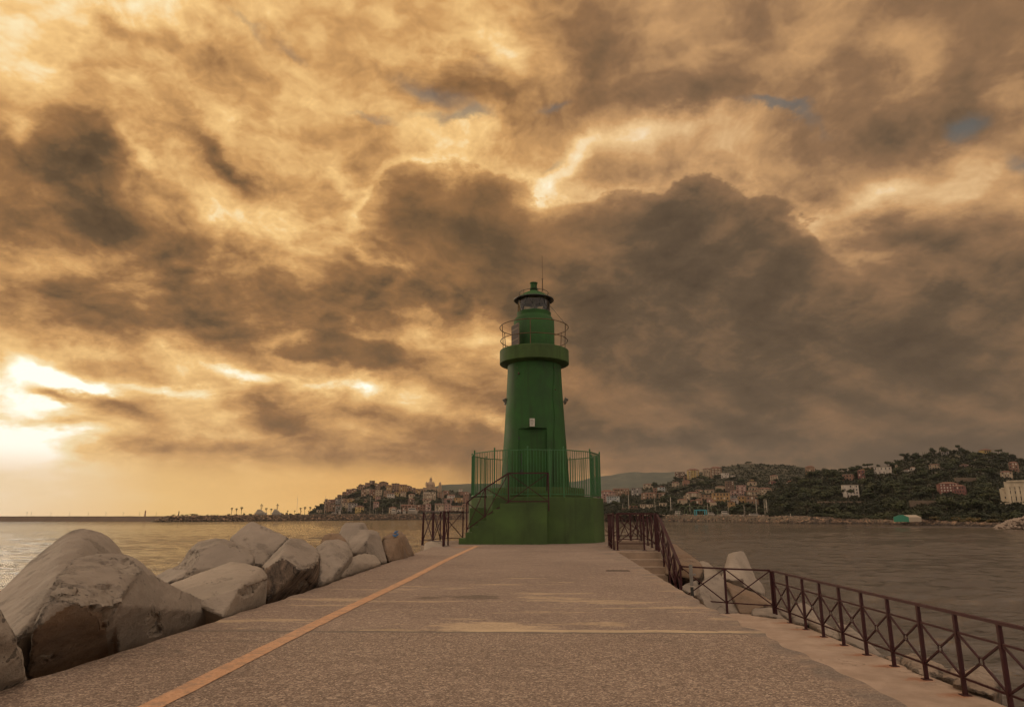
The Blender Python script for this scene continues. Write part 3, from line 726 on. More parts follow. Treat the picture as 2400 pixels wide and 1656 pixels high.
# stay wire and fixings
mb = MB(); p1 = rp(radians(60), rL, zof(718)); p2 = rp(radians(62), rG, zt); mb.tube([p1, p2], .008, 5); mb.tube([p2, rp(radians(62), rG, GA1)], .006, 5)
mb.obj('stay_wire', M_BLACK, LH)
# conduit down the right side
mb = MB(); pts = []
for i in range(14):
    t = i / 13; z = GA0 - .1 - t * (GA0 - .2 - 5.1); tt = (z - 5.04) / (GA0 + .02 - 5.04); r = rT0 + (rT1 - rT0) * (1 - (1 - tt) ** 1.25) + .008
    pts.append(rp(radians(44 - 12 * t + (2 * sin(i * 1.3) if i < 8 else 0)), r, z))
mb.tube(pts, .013, 6); mb.obj('conduit', M_GREEN, LH)
# rusty bolt hole and small fixings on the tower
for (u, v, s_) in ((1080 + 622 / 4.56, 580 + 1342 / 4.56, .05), (1080 + 995 / 4.56, 580 + 1272 / 4.56, .025), (1080 + 1008 / 4.56, 580 + 1506 / 4.56, .03), (1080 + 606 / 4.56, 580 + 1280 / 4.56, .02)):
    q_ = A(u, v, LY - 1.0); dxx = max(-.99, min(.99, q_.x / 1.12)); an = math.asin(dxx)
    mb = MB(); mb.add(*(lambda c_: ([Vector(c_) + Vector((s_ * x, s_ * y, s_ * z)) for x, y, z in ((1, 0, 0), (-1, 0, 0), (0, 1, 0), (0, -1, 0), (0, 0, 1.3), (0, 0, -1.3))], [(0, 2, 4), (2, 1, 4), (1, 3, 4), (3, 0, 4), (2, 0, 5), (1, 2, 5), (3, 1, 5), (0, 3, 5)]))(rp(an, 1.15, q_.z)))
    mb.obj('bolt', M_RUST, LH)
# floodlights either side
for sx, (u, v) in ((-1, (960 + 866 / 3.855, 930 + 42 / 3.855)), (1, (960 + 1408 / 3.855, 930 + 36 / 3.855))):
    q_ = A(u, v, LY - .1); tx = sx * (hw(70, 940))
    arm = MB().bar((tx, LY - .1, q_.z - .12), (q_.x, LY - .15, q_.z - .08), .05).obj('lamp_arm', M_BLACK, LH)
    d_ = Vector((sx * .5, -.25, .83)).normalized()
    c_ = Vector((q_.x, LY - .15, q_.z))
    mb = MB(); mb.tube([c_ - d_ * .10, c_ + d_ * .02, c_ + d_ * .12], .055, 12, r2=.085); mb.obj('floodlight', M_GREYM, LH)
# cable box on landing edge etc: stair block against the drum
def sx_(x): return (1060 + x / 5.78 - 1255) / 1646 * 24.7
xs = [90, 180, 265, 350, 460, 550, 645, 740]
mb = MB(); RIS = .2
prof = [(sx_(90), PZ - .02)]
for i in range(7):
    prof.append((sx_(xs[i]), PZ + RIS * (i + 1))); prof.append((sx_(xs[i + 1]), PZ + RIS * (i + 1)))
prof[-1] = (.41, PZ + RIS * 7); prof.append((.41, PZ - .02))
n = len(prof); yf, yb = 24.68, 25.75
vs = [(x, yf, z) for x, z in prof] + [(x, yb, z) for x, z in prof]
mb.add(vs, [tuple(range(n)), tuple(reversed(range(n, 2 * n)))] + [(i, n + i, n + (i + 1) % n, (i + 1) % n) for i in range(n)])
bevel(mb.obj('stair_block', M_GREEN2, LH), .012)
MB().box(-2.42, -1.2, 25.75, 26.6, PZ - .02, 4.3).obj('stair_cheek', M_GREEN2, LH)

# green balustrade on the drum
rF = R0 - .12
zf0, zf1 = BZ + .10, A(1255, 1053, 25.12).z
def baluster_panel(a, b_, name='railing_panel'):
    a = Vector(a); b_ = Vector(b_); mb = MB(); up = Vector((0, 0, zf1 - BZ)); lo = Vector((0, 0, zf0 - BZ))
    mb.bar(a + up, b_ + up, .045, .03); mb.bar(a + lo, b_ + lo, .045, .03)
    n_ = max(2, int(round((b_ - a).length / .115)))
    for i in range(1, n_):
        p_ = a.lerp(b_, i / n_); mb.bar(p_ + lo, p_ + up, .019)
    return mb.obj(name, M_GRAIL, LH)
V12 = [Vector(rp(A12 + 2 * pi * k / 12, rF, BZ)) for k in range(12)]
for k in range(12):
    baluster_panel(V12[k], V12[(k + 1) % 12])
for k in range(12):
    mb = MB(); p_ = V12[k]; mb.bar(p_ - Vector((0, 0, .0)), p_ + Vector((0, 0, zf1 - BZ + .07)), .05); mb.lathe([(.03, zf1 + .07), (.035, zf1 + .09), (.0, zf1 + .13)], 8, (p_.x, p_.y, 0), cap0=False, cap1=False)
    mb.obj('railing_post', M_GRAIL, LH)
for k, t in ((11, .0 + .62), (10, .45)):
    p_ = V12[k].lerp(V12[(k + 1) % 12], t); MB().bar(p_, p_ + Vector((0, 0, zf1 - BZ + .05)), .045).obj('railing_post', M_GRAIL, LH)

# dark red stair railing
def c4(x, y, yy): return A(1060 + x / 5.78, 1030 + y / 5.78, yy)
YR = 24.72
P = {n_: c4(x, y, YR) for n_, (x, y) in dict(a0=(195, 1335), a1=(197, 850), b0=(440, 1040), b1=(447, 655), c0=(762, 960), cm=(765, 835), c1=(762, 452), d0=(1308, 965), dm=(1300, 835), d1=(1300, 450), am=(198, 1215)).items()}
def red(pairs, name, w=.035, par=None):
    mb = MB()
    for a, b_ in pairs: mb.bar(a, b_, w)
    return mb.obj(name, M_RED, par or LH)
red([(P['a1'], P['b1']), (P['b1'], P['c1']), (P['c1'], P['d1'])], 'stair_handrail', .045)
red([(P['am'], P['b0']), (P['b0'], P['cm']), (P['cm'], P['dm'])], 'stair_lower_rail', .04)
for a, b_ in (('a0', 'a1'), ('b0', 'b1'), ('c0', 'c1'), ('d0', 'd1')): red([(P[a], P[b_])], 'stair_post', .045)
P2 = P['d0'].copy(); P2.y += 0; 
red([(Vector((P['d0'].x - .07, YR + .85, P['d0'].z + .4)), Vector((P['d1'].x - .02, YR + .85, P['d1'].z)))], 'stair_post', .045)
red([(P['d1'], Vector((P['d1'].x - .02, YR + .85, P['d1'].z)))], 'stair_return_rail', .04)
for a, b_, c_, d_ in (('a1', 'b0', 'am', 'b1'), ('b1', 'cm', 'b0', 'c1'), ('c1', 'dm', 'cm', 'd1')): red([(P[a], P[b_]), (P[c_], P[d_])], 'stair_cross_brace', .026)
# ------------------------------------------------------------------ dark red pier railings
def railing(name, base_pts, h, label, group=None, mid=None, ring=False, cat='railing', w=.045, lower=.13, brace=True, tops=None, foot=None):
    """posts at base_pts, top rail, lower rail, crossed braces (with a small ring where they meet) in each bay"""
    base_pts = [Vector(p) for p in base_pts]
    root = empty(name, base_pts[0], label, cat, group)
    up = Vector((0, 0, h))
    tp = [Vector(t) for t in tops] if tops else [p + up for p in base_pts]
    mb = MB()
    for a, b_ in zip(tp, tp[1:]): mb.bar(a, b_, w * 1.1, w * .8)
    mb.obj('top_rail', M_RED, root)
    for i, p in enumerate(base_pts):
        mb = MB(); f = Vector(foot[i]) if foot else p
        mb.bar(f, tp[i] - Vector((0, 0, w * .4)), w)
        if not foot: mb.box(f.x - .055, f.x + .055, f.y - .055, f.y + .055, f.z, f.z + .010)
        mb.obj('post', M_RED, root)
    lo = [p + Vector((0, 0, lower * (t.z - p.z))) for p, t in zip(base_pts, tp)]
    mb = MB()
    for a, b_ in zip(lo, lo[1:]): mb.bar(a, b_, w * .55)
    mb.obj('lower_rail', M_RED, root)
    hi = tp
    if mid:
        hi = [p + Vector((0, 0, mid * (t.z - p.z))) for p, t in zip(base_pts, tp)]
        mb = MB()
        for a, b_ in zip(hi, hi[1:]): mb.bar(a, b_, w * .55)
        mb.obj('middle_rail', M_RED, root)
    if brace:
        for i in range(len(base_pts) - 1):
            a0, a1, b0, b1 = lo[i], hi[i], lo[i + 1], hi[i + 1]
            mb = MB(); bw = w * .5
            if ring:
                c = (a0 + a1 + b0 + b1) / 4; d = (b0 - a0).normalized(); r = .045
                for s, k in ((-1, a1), (-1, a0), (1, b1), (1, b0)):
                    e = c + d * s * r * .7 + Vector((0, 0, (r * .7 if k in (a1, b1) else -r * .7)))
                    mb.bar(k, e, bw)
                mb.tube([c + (d * cos(q) + Vector((0, 0, 1)) * sin(q)) * r for q in [2 * pi * j / 12 for j in range(12)]], .009, 5, True)
            else:
                mb.bar(a0, b1, bw); mb.bar(a1, b0, bw)
            mb.obj('cross_brace', M_RED, root)
    return root

# long railing along the path, parallel to the pier
pts = []
for i in range(0, 17):
    y = 16.49 - i * .862
    pts.append((5.40 + (.11 * max(0, (12 - y)) / 12), y, LZ))
railing('railing', pts, .985, 'long dark red railing with ringed crosses along the seaward edge of the lower path', 'dark red railings round the pier', mid=.76, ring=True, lower=.21)
# end railing turning across the path to the stairs
c8 = lambda x, y, yy: A(1480 + x / 5.507, 1270 + y / 5.507, yy)
e0 = (3.56, 17.75, LZ); e1 = (4.45, 17.03, LZ); e2 = (5.36, 16.52, LZ)
railing('railing', [e0, e1, e2], 1.0, 'two-bay dark red railing closing the far end of the lower path', 'dark red railings round the pier', lower=.24)
# grey steel strut leaning on it
sb = c8(785, 680, 16.9); st = c8(762, 290, 16.9)
pr = empty('steel_post', (sb.x, sb.y, LZ), 'grey galvanised post standing behind the end railing of the lower path', 'post')
MB().bar((sb.x + .01, sb.y, LZ), (st.x, st.y, st.z - .5), .06).obj('lower_tube', M_BLACK, pr)
mb = MB(); mb.bar((sb.x, sb.y, c8(770, 560, 16.9).z), (st.x, st.y, st.z), .075, .04)
mb.obj('channel', mat_plain('galvanised_steel', (.18, .17, .15, 1), .45, .4), pr)
mb = MB(); mb.box(st.x - .05, st.x + .10, st.y - .04, st.y + .02, st.z - .24, st.z - .20); mb.obj('clamp', M_GREYM, pr); mb = MB(); mb.box(st.x - .06, st.x + .06, st.y - .04, st.y + .02, st.z - .92, st.z - .88)
mb.obj('clamp', M_GREYM, pr)

# sloping double handrail beside the stairs
root = empty('stair_handrail', (3.5, 20.3, PZ), 'sloping dark red handrail on the outer side of the concrete stairs', 'handrail')
tA, tB = Vector((3.50, 20.3, 4.04)), Vector((3.55, 17.7, 2.82))
for nm, off, w in (('handrail', 0, .05), ('middle_rail', -.45, .03), ('lower_rail', -.82, .03)):
    o = Vector((0, 0, off)); MB().bar(tA + o, tB + o, w).obj(nm, M_RED, root)
MB().bar(tA + Vector((.07, -.1, -.10)), tB + Vector((.07, .1, -.10)), .035).obj('second_handrail', M_RED, root)
for t in (0, .25, .5, .75, 1):
    p_ = tA.lerp(tB, t); zb = max(LZ, 3.02 - .18 * math.ceil((20.1 - p_.y) / .3)) if p_.y < 20.1 else 3.02
    MB().bar((p_.x, p_.y, zb - .1), p_, .048).obj('post', M_RED, root)
for t0, t1 in ((0, .25), (.25, .5), (.5, .75), (.75, 1)):
    a, b_ = tA.lerp(tB, t0), tA.lerp(tB, t1); o = Vector((0, 0, -.82))
    MB().bar(a, b_ + o, .024).bar(a + o, b_, .024).obj('cross_brace', M_RED, root)

# platform railings right of the tower
z = PZ
railing('railing', [(2.36, 20.55, z), (3.14, 20.6, z), (3.47, 20.6, z)], 1.03, 'dark red railing across the top of the concrete stairs', 'dark red railings round the pier', lower=.18, brace=False)
rr = COL.objects[-1].parent
a0, a1, b0, b1 = Vector((2.36, 20.6, z + .19)), Vector((2.36, 20.6, z + 1.03)), Vector((3.45, 20.6, z + .19)), Vector((3.45, 20.6, z + 1.03))
MB().bar(a0, b1, .024).bar(a1, b0, .024).obj('cross_brace', M_RED, rr)
MB().box(2.42, 3.22, 21.1, 23.2, z, z + .24).obj('concrete_plinth', M_CONC, loc=(2.8, 22, z))
tag(COL.objects[-1], 'low square concrete plinth on the platform right of the tower', 'plinth')
railing('railing', [(2.50, 21.35, z + .24), (2.86, 21.35, z + .24), (3.17, 21.35, z + .24)], .80, 'short two-bay dark red railing standing on the low concrete plinth', 'dark red railings round the pier', lower=.05)
railing('railing', [(2.28, 20.75, z), (2.30, 21.6, z), (2.36, 22.5, z), (2.42, 23.5, z)], 1.03, 'dark red railing running back along the tower side of the plinth', 'dark red railings round the pier', lower=.15)
railing('railing', [(3.52, 20.6, z), (3.62, 22.2, z), (3.75, 23.8, z), (3.88, 25.6, z), (4.0, 27.9, z), (3.1, 28.9, z), (2.2, 30.2, z)], 1.03, 'dark red railing round the right-hand side of the tower platform', 'dark red railings round the pier', lower=.2)
# left of the tower
railing('railing', [(-3.84, 24.0, z), (-3.68, 25.1, z), (-3.58, 26.4, z), (-2.78, 26.9, z)], 1.13, 'dark red railing behind the left side of the tower platform', 'dark red railings round the pier', lower=.13)
railing('railing', [(-3.84, 23.95, z), (-3.40, 23.35, z), (-2.98, 22.72, z)], 1.11, 'sunlit dark red railing in front of the left platform corner', 'dark red railings round the pier', lower=.15, foot=[(-3.87, 23.95, 2.5), (-3.40, 23.35, z), (-2.98, 22.72, z)])
railing('railing', [(-2.95, 22.75, z), (-2.93, 23.6, z)], 1.1, 'single-bay dark red railing on the left edge of the pier just before the tower', 'dark red railings round the pier', lower=.08)
# ------------------------------------------------------------------ concrete armour blocks along the pier
M_B1 = mat_concrete('armour_concrete', (.245, .203, .160, 1), pits=.5, stain=.28, rough_patch=.9)
M_B2 = mat_concrete('armour_concrete_pale', (.285, .235, .182, 1), pits=.75, stain=.18, rough_patch=.35)
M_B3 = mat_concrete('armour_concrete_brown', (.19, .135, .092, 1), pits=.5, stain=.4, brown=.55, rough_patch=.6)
M_B4 = mat_concrete('pocked_concrete', (.27, .225, .175, 1), pits=1.6, stain=.3, rough_patch=1.0, scale=1.6)
M_BD = mat_concrete('dark_streaked_concrete', (.20, .14, .095, 1), pits=.5, stain=.5, dark=.95, rough_patch=.4)
M_ROCK = mat_concrete('pale_natural_rock', (.30, .235, .175, 1), pits=.6, stain=.6, rough_patch=1.0, scale=1.8, brown=.3)

def c3(p): return A(p[0] / 3.5, 1200 + p[1] / 3.5, p[2])
def c4r(p): return A(360 + p[0] / 3.614, 1180 + p[1] / 3.614, p[2])
def c8r(p): return A(1480 + p[0] / 5.507, 1270 + p[1] / 5.507, p[2])
def c6(p): return A(1700 + p[0] / 3.304, 1300 + p[1] / 3.304, p[2])

def hull_bm(pts, back=1.25, drop=.5, floor=None):
    """solid convex block: the given corner points plus a deeper, lower set that gives it its body"""
    bm = bmesh.new()
    for p in pts:
        bm.verts.new(p)
        q = EYE + (p - EYE) * back; q.z -= drop
        bm.verts.new(q)
        if floor is not None: bm.verts.new(Vector((p.x + (q.x - p.x) * .5, p.y + (q.y - p.y) * .5, floor)))
    r = bmesh.ops.convex_hull(bm, input=bm.verts)
    junk = [v for v in bm.verts if not v.link_faces]
    bmesh.ops.delete(bm, geom=junk, context='VERTS')
    bmesh.ops.dissolve_limit(bm, angle_limit=radians(7), verts=bm.verts, edges=bm.edges)
    return bm
def join_bms(lst, name):
    bm = bmesh.new()
    for b_ in lst:
        me = bpy.data.meshes.new('tmp'); b_.to_mesh(me); b_.free(); bm.from_mesh(me); bpy.data.meshes.remove(me)
    me = bpy.data.meshes.new(name); bm.to_mesh(me); bm.free(); return me
TEXC = bpy.data.textures.new('chips', 'CLOUDS'); TEXC.noise_scale = .14; TEXC.noise_depth = 4
TEXB = bpy.data.textures.new('lumps', 'CLOUDS'); TEXB.noise_scale = .9; TEXB.noise_depth = 3
BLOCK_GROUP = 'concrete armour blocks piled beside the pier'
def block(pieces, mat, label, bev=.014, lvl=3, chips=.03, lumps=.014, name='armour_block', cat='armour block', group=BLOCK_GROUP, face_mat=None, broken=None):
    me = join_bms(pieces, name)
    c = sum((v.co for v in me.vertices), Vector()) / len(me.vertices)
    me.transform(Matrix.Translation(-c))
    o = link(name, me, None, mat); o.location = c
    if face_mat:
        me.materials.append(face_mat[0])
        for f in me.polygons:
            if face_mat[1](f, f.center + c): f.material_index = 1
    from mathutils.bvhtree import BVHTree
    old = BVHTree.FromPolygons([v.co.copy() for v in me.vertices], [tuple(f.vertices) for f in me.polygons]); oldmi = [f.material_index for f in me.polygons]
    dist = (c - EYE).length
    vx = max(.016, min(.040, dist * .0030))
    rm = o.modifiers.new('remesh', 'REMESH'); rm.mode = 'VOXEL'; rm.voxel_size = vx
    sm_ = o.modifiers.new('soft', 'SMOOTH'); sm_.iterations = 1; sm_.factor = .25
    for tex, st in ((TEXB, lumps), (TEXC, chips)):
        if st:
            d = o.modifiers.new('disp', 'DISPLACE'); d.texture = tex; d.strength = st; d.mid_level = .5; d.texture_coords = 'GLOBAL'
    mats_ = [m_ for m_ in me.materials]
    bake(o); me = o.data; me.materials.clear()
    for m_ in mats_: me.materials.append(m_)
    if len(mats_) > 1:
        for f in me.polygons:
            h_ = old.find_nearest(f.center)
            f.material_index = oldmi[h_[2]] if h_[2] is not None else 0
    if broken:
        cf, polys = broken[:2]; me = o.data; me.materials.append(M_B4); mi = len(me.materials) - 1
        def uv(w):
            d_ = w - EYE; k = d_.dot(FW); return CX + FPX * d_.dot(RT) / k, CY - FPX * d_.dot(UP) / k
        P_ = [[uv(cf(q_ + (6.0,))) for q_ in pl_] for pl_ in polys]
        def inside(x, y, pl_):
            c_ = False
            for (xa, ya_), (xb, yb_) in zip(pl_, pl_[1:] + pl_[:1]):
                if (ya_ > y) != (yb_ > y) and x < (xb - xa) * (y - ya_) / (yb_ - ya_) + xa: c_ = not c_
            return c_
        hit = set()
        for v in me.vertices:
            w = v.co + c; x, y = uv(w); nx = 7 * mnoise.noise(w * 5.0)
            if v.normal.dot(EYE - w) > 0 and any(inside(x + nx, y + 6 * mnoise.noise(w * 6.0 + Vector((5, 0, 0))), pl_) for pl_ in P_): hit.add(v.index)
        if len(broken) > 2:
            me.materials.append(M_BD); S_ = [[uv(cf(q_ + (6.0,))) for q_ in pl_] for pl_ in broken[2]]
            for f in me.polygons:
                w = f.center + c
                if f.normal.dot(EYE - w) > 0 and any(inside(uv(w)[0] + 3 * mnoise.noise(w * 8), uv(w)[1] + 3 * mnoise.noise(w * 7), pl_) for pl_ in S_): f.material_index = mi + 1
        for i in hit:
            v = me.vertices[i]; w = v.co + c; v.co = v.co - v.normal * (.022 + .030 * mnoise.noise(w * 9.0) + .018 * mnoise.noise(w * 22.0))
        for f in me.polygons:
            if all(i in hit for i in f.vertices): f.material_index = mi
    o.data.polygons.foreach_set('use_smooth', [True] * len(o.data.polygons)); o.data.set_sharp_from_angle(angle=radians(17))
    return tag(o, label, cat, group)
def H3(l, **k): return hull_bm([c3(p) for p in l], **k)
def H4(l, **k): return hull_bm([c4r(p) for p in l], **k)
def H8(l, **k): return hull_bm([c8r(p) for p in l], **k)
def H6(l, **k): return hull_bm([c6((p[0] + 4, p[1] - 6, p[2] + .7)) for p in l], **k)

# --- left side, nearest first
block([H3([(-300, 640, 4.0), (0, 790, 3.85), (50, 880, 3.9), (140, 1040, 3.95), (215, 1330, 4.15), (228, 1362, 4.35), (-30, 1440, 4.0), (-420, 1500, 3.7), (-400, 900, 3.5)], back=1.3, drop=.6)],
      M_B4, 'pocked coarse block leaning in at the left edge of the photo, nearest to the viewer', lvl=4, chips=.05)
block([H3([(-260, 900, 5.6), (0, 655, 5.9), (130, 508, 6.3), (215, 420, 6.5), (300, 350, 6.6), (440, 238, 6.9), (560, 152, 7.0), (670, 125, 7.1), (740, 130, 7.1), (830, 160, 7.15), (920, 215, 7.2), (965, 275, 7.2), (992, 338, 7.2), (985, 420, 7.0),
           (620, 360, 6.1), (430, 610, 5.3), (380, 770, 5.0), (140, 1032, 4.55), (250, 1300, 5.0), (-200, 1200, 5.0), (900, 700, 6.0)], back=1.16, drop=.7),
       H3([(980, 340, 7.2), (1090, 368, 7.2), (1150, 402, 7.25), (1230, 470, 7.3), (1275, 520, 7.4), (1345, 605, 7.2), (950, 700, 6.2), (1000, 640, 6.4)], back=1.1, drop=.6)],
      M_B1, 'largest rounded armour block, its smooth domed top highest at the far left', lvl=4, lumps=.035)
block([H3([(500, 470, 5.15), (610, 370, 5.7), (800, 335, 6.1), (990, 332, 6.3), (1060, 365, 6.2), (1172, 470, 5.9), (985, 612, 5.3), (425, 600, 4.75), (425, 690, 4.45), (940, 765, 5.0), (862, 900, 5.1), (968, 1138, 6.1), (222, 1365, 5.15), (262, 970, 4.35), (600, 745, 4.55)], back=1.2, drop=.45),
       H3([(1172, 468, 5.9), (985, 612, 5.35), (1335, 605, 6.4), (1560, 745, 7.0), (1900, 830, 7.9), (1430, 990, 6.65), (1300, 1032, 6.35), (968, 1138, 5.7), (940, 765, 5.2), (1240, 530, 6.1)], back=1.15, drop=.45)],
      M_B1, 'large armour block with a broken top edge and shadowed front face beside the deck', lvl=4,
      face_mat=(M_B3, lambda f, c: f.normal.z < -.12 and f.normal.y < 0),  # overhanging face coloured darker brown in place of its shade
      broken=(c3, [[(425, 600), (500, 560), (500, 605), (740, 600), (940, 590), (1000, 640), (985, 700), (960, 790), (860, 900), (800, 850), (740, 790), (600, 730), (430, 690), (385, 770), (380, 700)],
                   [(990, 400), (1080, 370), (1170, 470), (1100, 500), (1000, 520), (960, 450), (880, 430), (830, 400)], [(850, 880), (880, 950), (850, 960), (800, 870)], [(1200, 870), (1250, 830), (1290, 840), (1325, 1000), (1240, 1020), (1215, 960)], [(320, 1180), (480, 1160), (450, 1200), (340, 1230)]]))
block([H4([(82, 697, 7.9), (470, 553, 8.4), (662, 482, 8.7), (800, 505, 8.6), (920, 538, 8.4), (968, 615, 8.35), (950, 842, 8.6), (668, 928, 7.25), (590, 958, 6.95), (335, 842, 7.0), (735, 715, 7.2)], back=1.14, drop=.4)],
      M_B2, 'pale smooth wedge-shaped armour block lying low against the pier edge', lvl=4, chips=.018, lumps=.01,
      broken=(c4r, [[(725, 720), (800, 700), (880, 670), (920, 640), (960, 640), (900, 700), (820, 780), (760, 790), (720, 780)]]))
block([H4([(-20, 640, 10.2), (100, 560, 10.3), (210, 520, 10.2), (60, 700, 9.4), (300, 620, 9.4), (300, 560, 9.5)], back=1.2, drop=.4),
       H4([(205, 535, 10.2), (285, 425, 10.4), (292, 398, 10.5), (372, 322, 10.6), (520, 290, 10.6), (625, 300, 10.6), (730, 345, 10.4), (835, 405, 10.3), (862, 445, 10.2), (850, 520, 10.0), (300, 640, 9.5), (380, 400, 9.9), (330, 560, 9.5), (560, 330, 10.1)], back=1.14, drop=.4)],
      M_B1, 'brown rounded armour block behind the pale wedge-shaped one', lvl=4,
      broken=(c4r, [[(180, 560), (240, 470), (290, 400), (380, 400), (430, 380), (400, 420), (330, 500), (320, 600), (290, 600), (280, 540)], [(640, 345), (700, 350), (760, 380), (720, 385), (660, 370)]]))
block([H4([(636, 300, 11.9), (740, 210, 12.2), (822, 143, 12.3), (880, 168, 12.4), (1010, 222, 12.4), (1145, 288, 12.2), (1000, 440, 11.6), (925, 530, 11.0), (868, 440, 11.2), (850, 520, 11.0), (865, 418, 11.3)], back=1.12, drop=.4)],
      M_B1, 'pointed armour block whose peak rises highest in the middle of the left pile', lvl=4,
      broken=(c4r, [[(870, 160), (900, 180), (1000, 212), (1060, 240), (1000, 235), (920, 200)], [(750, 280), (775, 290), (830, 390), (870, 415), (960, 400), (1040, 390), (960, 430), (860, 430), (800, 360)]]))
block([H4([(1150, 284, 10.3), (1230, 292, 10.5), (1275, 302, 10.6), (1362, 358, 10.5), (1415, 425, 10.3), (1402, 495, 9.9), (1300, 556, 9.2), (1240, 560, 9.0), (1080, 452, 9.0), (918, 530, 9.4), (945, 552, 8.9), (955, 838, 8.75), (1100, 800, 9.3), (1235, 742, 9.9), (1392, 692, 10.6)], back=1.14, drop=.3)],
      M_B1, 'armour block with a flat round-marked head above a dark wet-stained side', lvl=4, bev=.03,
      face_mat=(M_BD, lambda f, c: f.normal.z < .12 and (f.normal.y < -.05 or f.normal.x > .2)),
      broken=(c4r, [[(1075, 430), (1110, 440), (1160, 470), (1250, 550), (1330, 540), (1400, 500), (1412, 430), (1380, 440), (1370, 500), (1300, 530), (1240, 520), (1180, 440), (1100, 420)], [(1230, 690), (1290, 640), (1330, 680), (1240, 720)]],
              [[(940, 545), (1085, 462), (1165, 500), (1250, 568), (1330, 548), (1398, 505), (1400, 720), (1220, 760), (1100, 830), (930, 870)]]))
block([H4([(1412, 345, 13.2), (1425, 290, 13.3), (1450, 258, 13.4), (1500, 240, 13.5), (1580, 252, 13.5), (1625, 295, 13.4), (1640, 335, 13.2), (1640, 460, 12.8), (1420, 450, 12.8)], back=1.1, drop=.4)],
      M_B3, 'small brown dome of an armour leg behind the upright chipped one', lvl=3)
block([H4([(1440, 312, 12.2), (1480, 302, 12.3), (1560, 297, 12.5), (1640, 330, 12.5), (1655, 352, 12.3), (1480, 350, 11.8), (1372, 372, 11.9), (1690, 432, 12.2), (1580, 565, 11.3), (1410, 560, 11.3), (1540, 600, 11.2)], back=1.1, drop=.3),
       H4([(1395, 495, 11.3), (1460, 510, 11.3), (1545, 590, 11.3), (1575, 628, 11.5), (1392, 700, 10.6), (1400, 560, 11.0)], back=1.1, drop=.3)],
      M_B1, 'upright tapering armour leg with a pale chipped top, right of the dark-stained block', lvl=3)
block([H4([(1530, 572, 11.9), (1690, 438, 12.8), (1790, 412, 13.4), (1875, 428, 13.9), (1932, 505, 13.9), (1850, 545, 13.5), (1775, 572, 13.0), (1640, 592, 12.3), (1570, 626, 11.7), (1705, 510, 12.4)], back=1.08, drop=.3)],
      M_B2, 'low pale faceted armour block resting on the pier edge', lvl=3, chips=.02)
block([H4([(1568, 255, 17.0), (1600, 175, 17.2), (1625, 158, 17.3), (1780, 152, 17.5), (1796, 170, 17.5), (1818, 220, 17.3), (1760, 330, 16.6), (1600, 330, 16.6), (1750, 182, 17.0)], back=1.08, drop=.5)],
      M_B1, 'farthest flat-topped armour leg of the left pile, against the water', lvl=3)
block([H4([(1640, 325, 14.6), (1672, 270, 14.8), (1722, 222, 15.0), (1770, 214, 15.2), (1860, 222, 15.4), (1898, 238, 15.4), (1922, 275, 15.3), (1950, 405, 15.2), (1980, 492, 15.0), (1925, 500, 14.6), (1800, 430, 14.2), (1690, 432, 14.2), (1835, 250, 14.6), (1800, 330, 14.2)], back=1.1, drop=.4)],
      M_B1, 'broad flat-topped armour leg between the low pale block and the two slanting legs', lvl=3)
block([H4([(1930, 290, 16.8), (1990, 255, 17.0), (2040, 230, 17.2), (2095, 232, 17.3), (2132, 262, 17.3), (2170, 340, 17.4), (2212, 432, 17.6), (2160, 447, 17.2), (2080, 300, 16.8), (2060, 400, 16.8)], back=1.08, drop=.4),
       H4([(1945, 300, 16.0), (2030, 288, 16.1), (2085, 292, 16.2), (2112, 350, 16.3), (2160, 452, 16.9), (2080, 475, 16.0), (1990, 485, 15.4), (1950, 405, 15.6)], back=1.08, drop=.4)],
      M_B3, 'double-legged slanting armour block nearest the left railing, with a blue scrawl on top', lvl=3)
scr = COL.objects[-1]
def scrawl(pts, name='blue_scrawl'):
    mb = MB(); mb.tube([c4r(p) + Vector((0, -.03, .02)) for p in pts], .018, 5); o = mb.obj(name, mat_plain('blue_spray', (.03, .10, .22, 1), .6), scr, loc=scr.location); o.location = (0, 0, 0); return o
scrawl([(2072, 240, 17.1), (2050, 242, 17.05), (2042, 252, 17.0), (2062, 256, 16.98), (2072, 266, 16.95), (2058, 276, 16.9), (2042, 272, 16.9)])
scrawl([(2030, 268, 16.9), (2042, 282, 16.85), (2056, 284, 16.85)])
def c2p(p): return A(960 + p[0] / 3.855, 930 + p[1] / 3.855, p[2])
block([hull_bm([c2p(p) for p in [(128, 1395, 22.9), (132, 1330, 23.2), (150, 1308, 23.4), (190, 1300, 23.4), (218, 1294, 23.4), (330, 1292, 23.2), (345, 1340, 22.8), (240, 1375, 22.4), (125, 1400, 22.3)]], back=1.05, drop=.3)],
      M_B2, 'small pale armour block under the left railing corner', lvl=3, chips=.02)

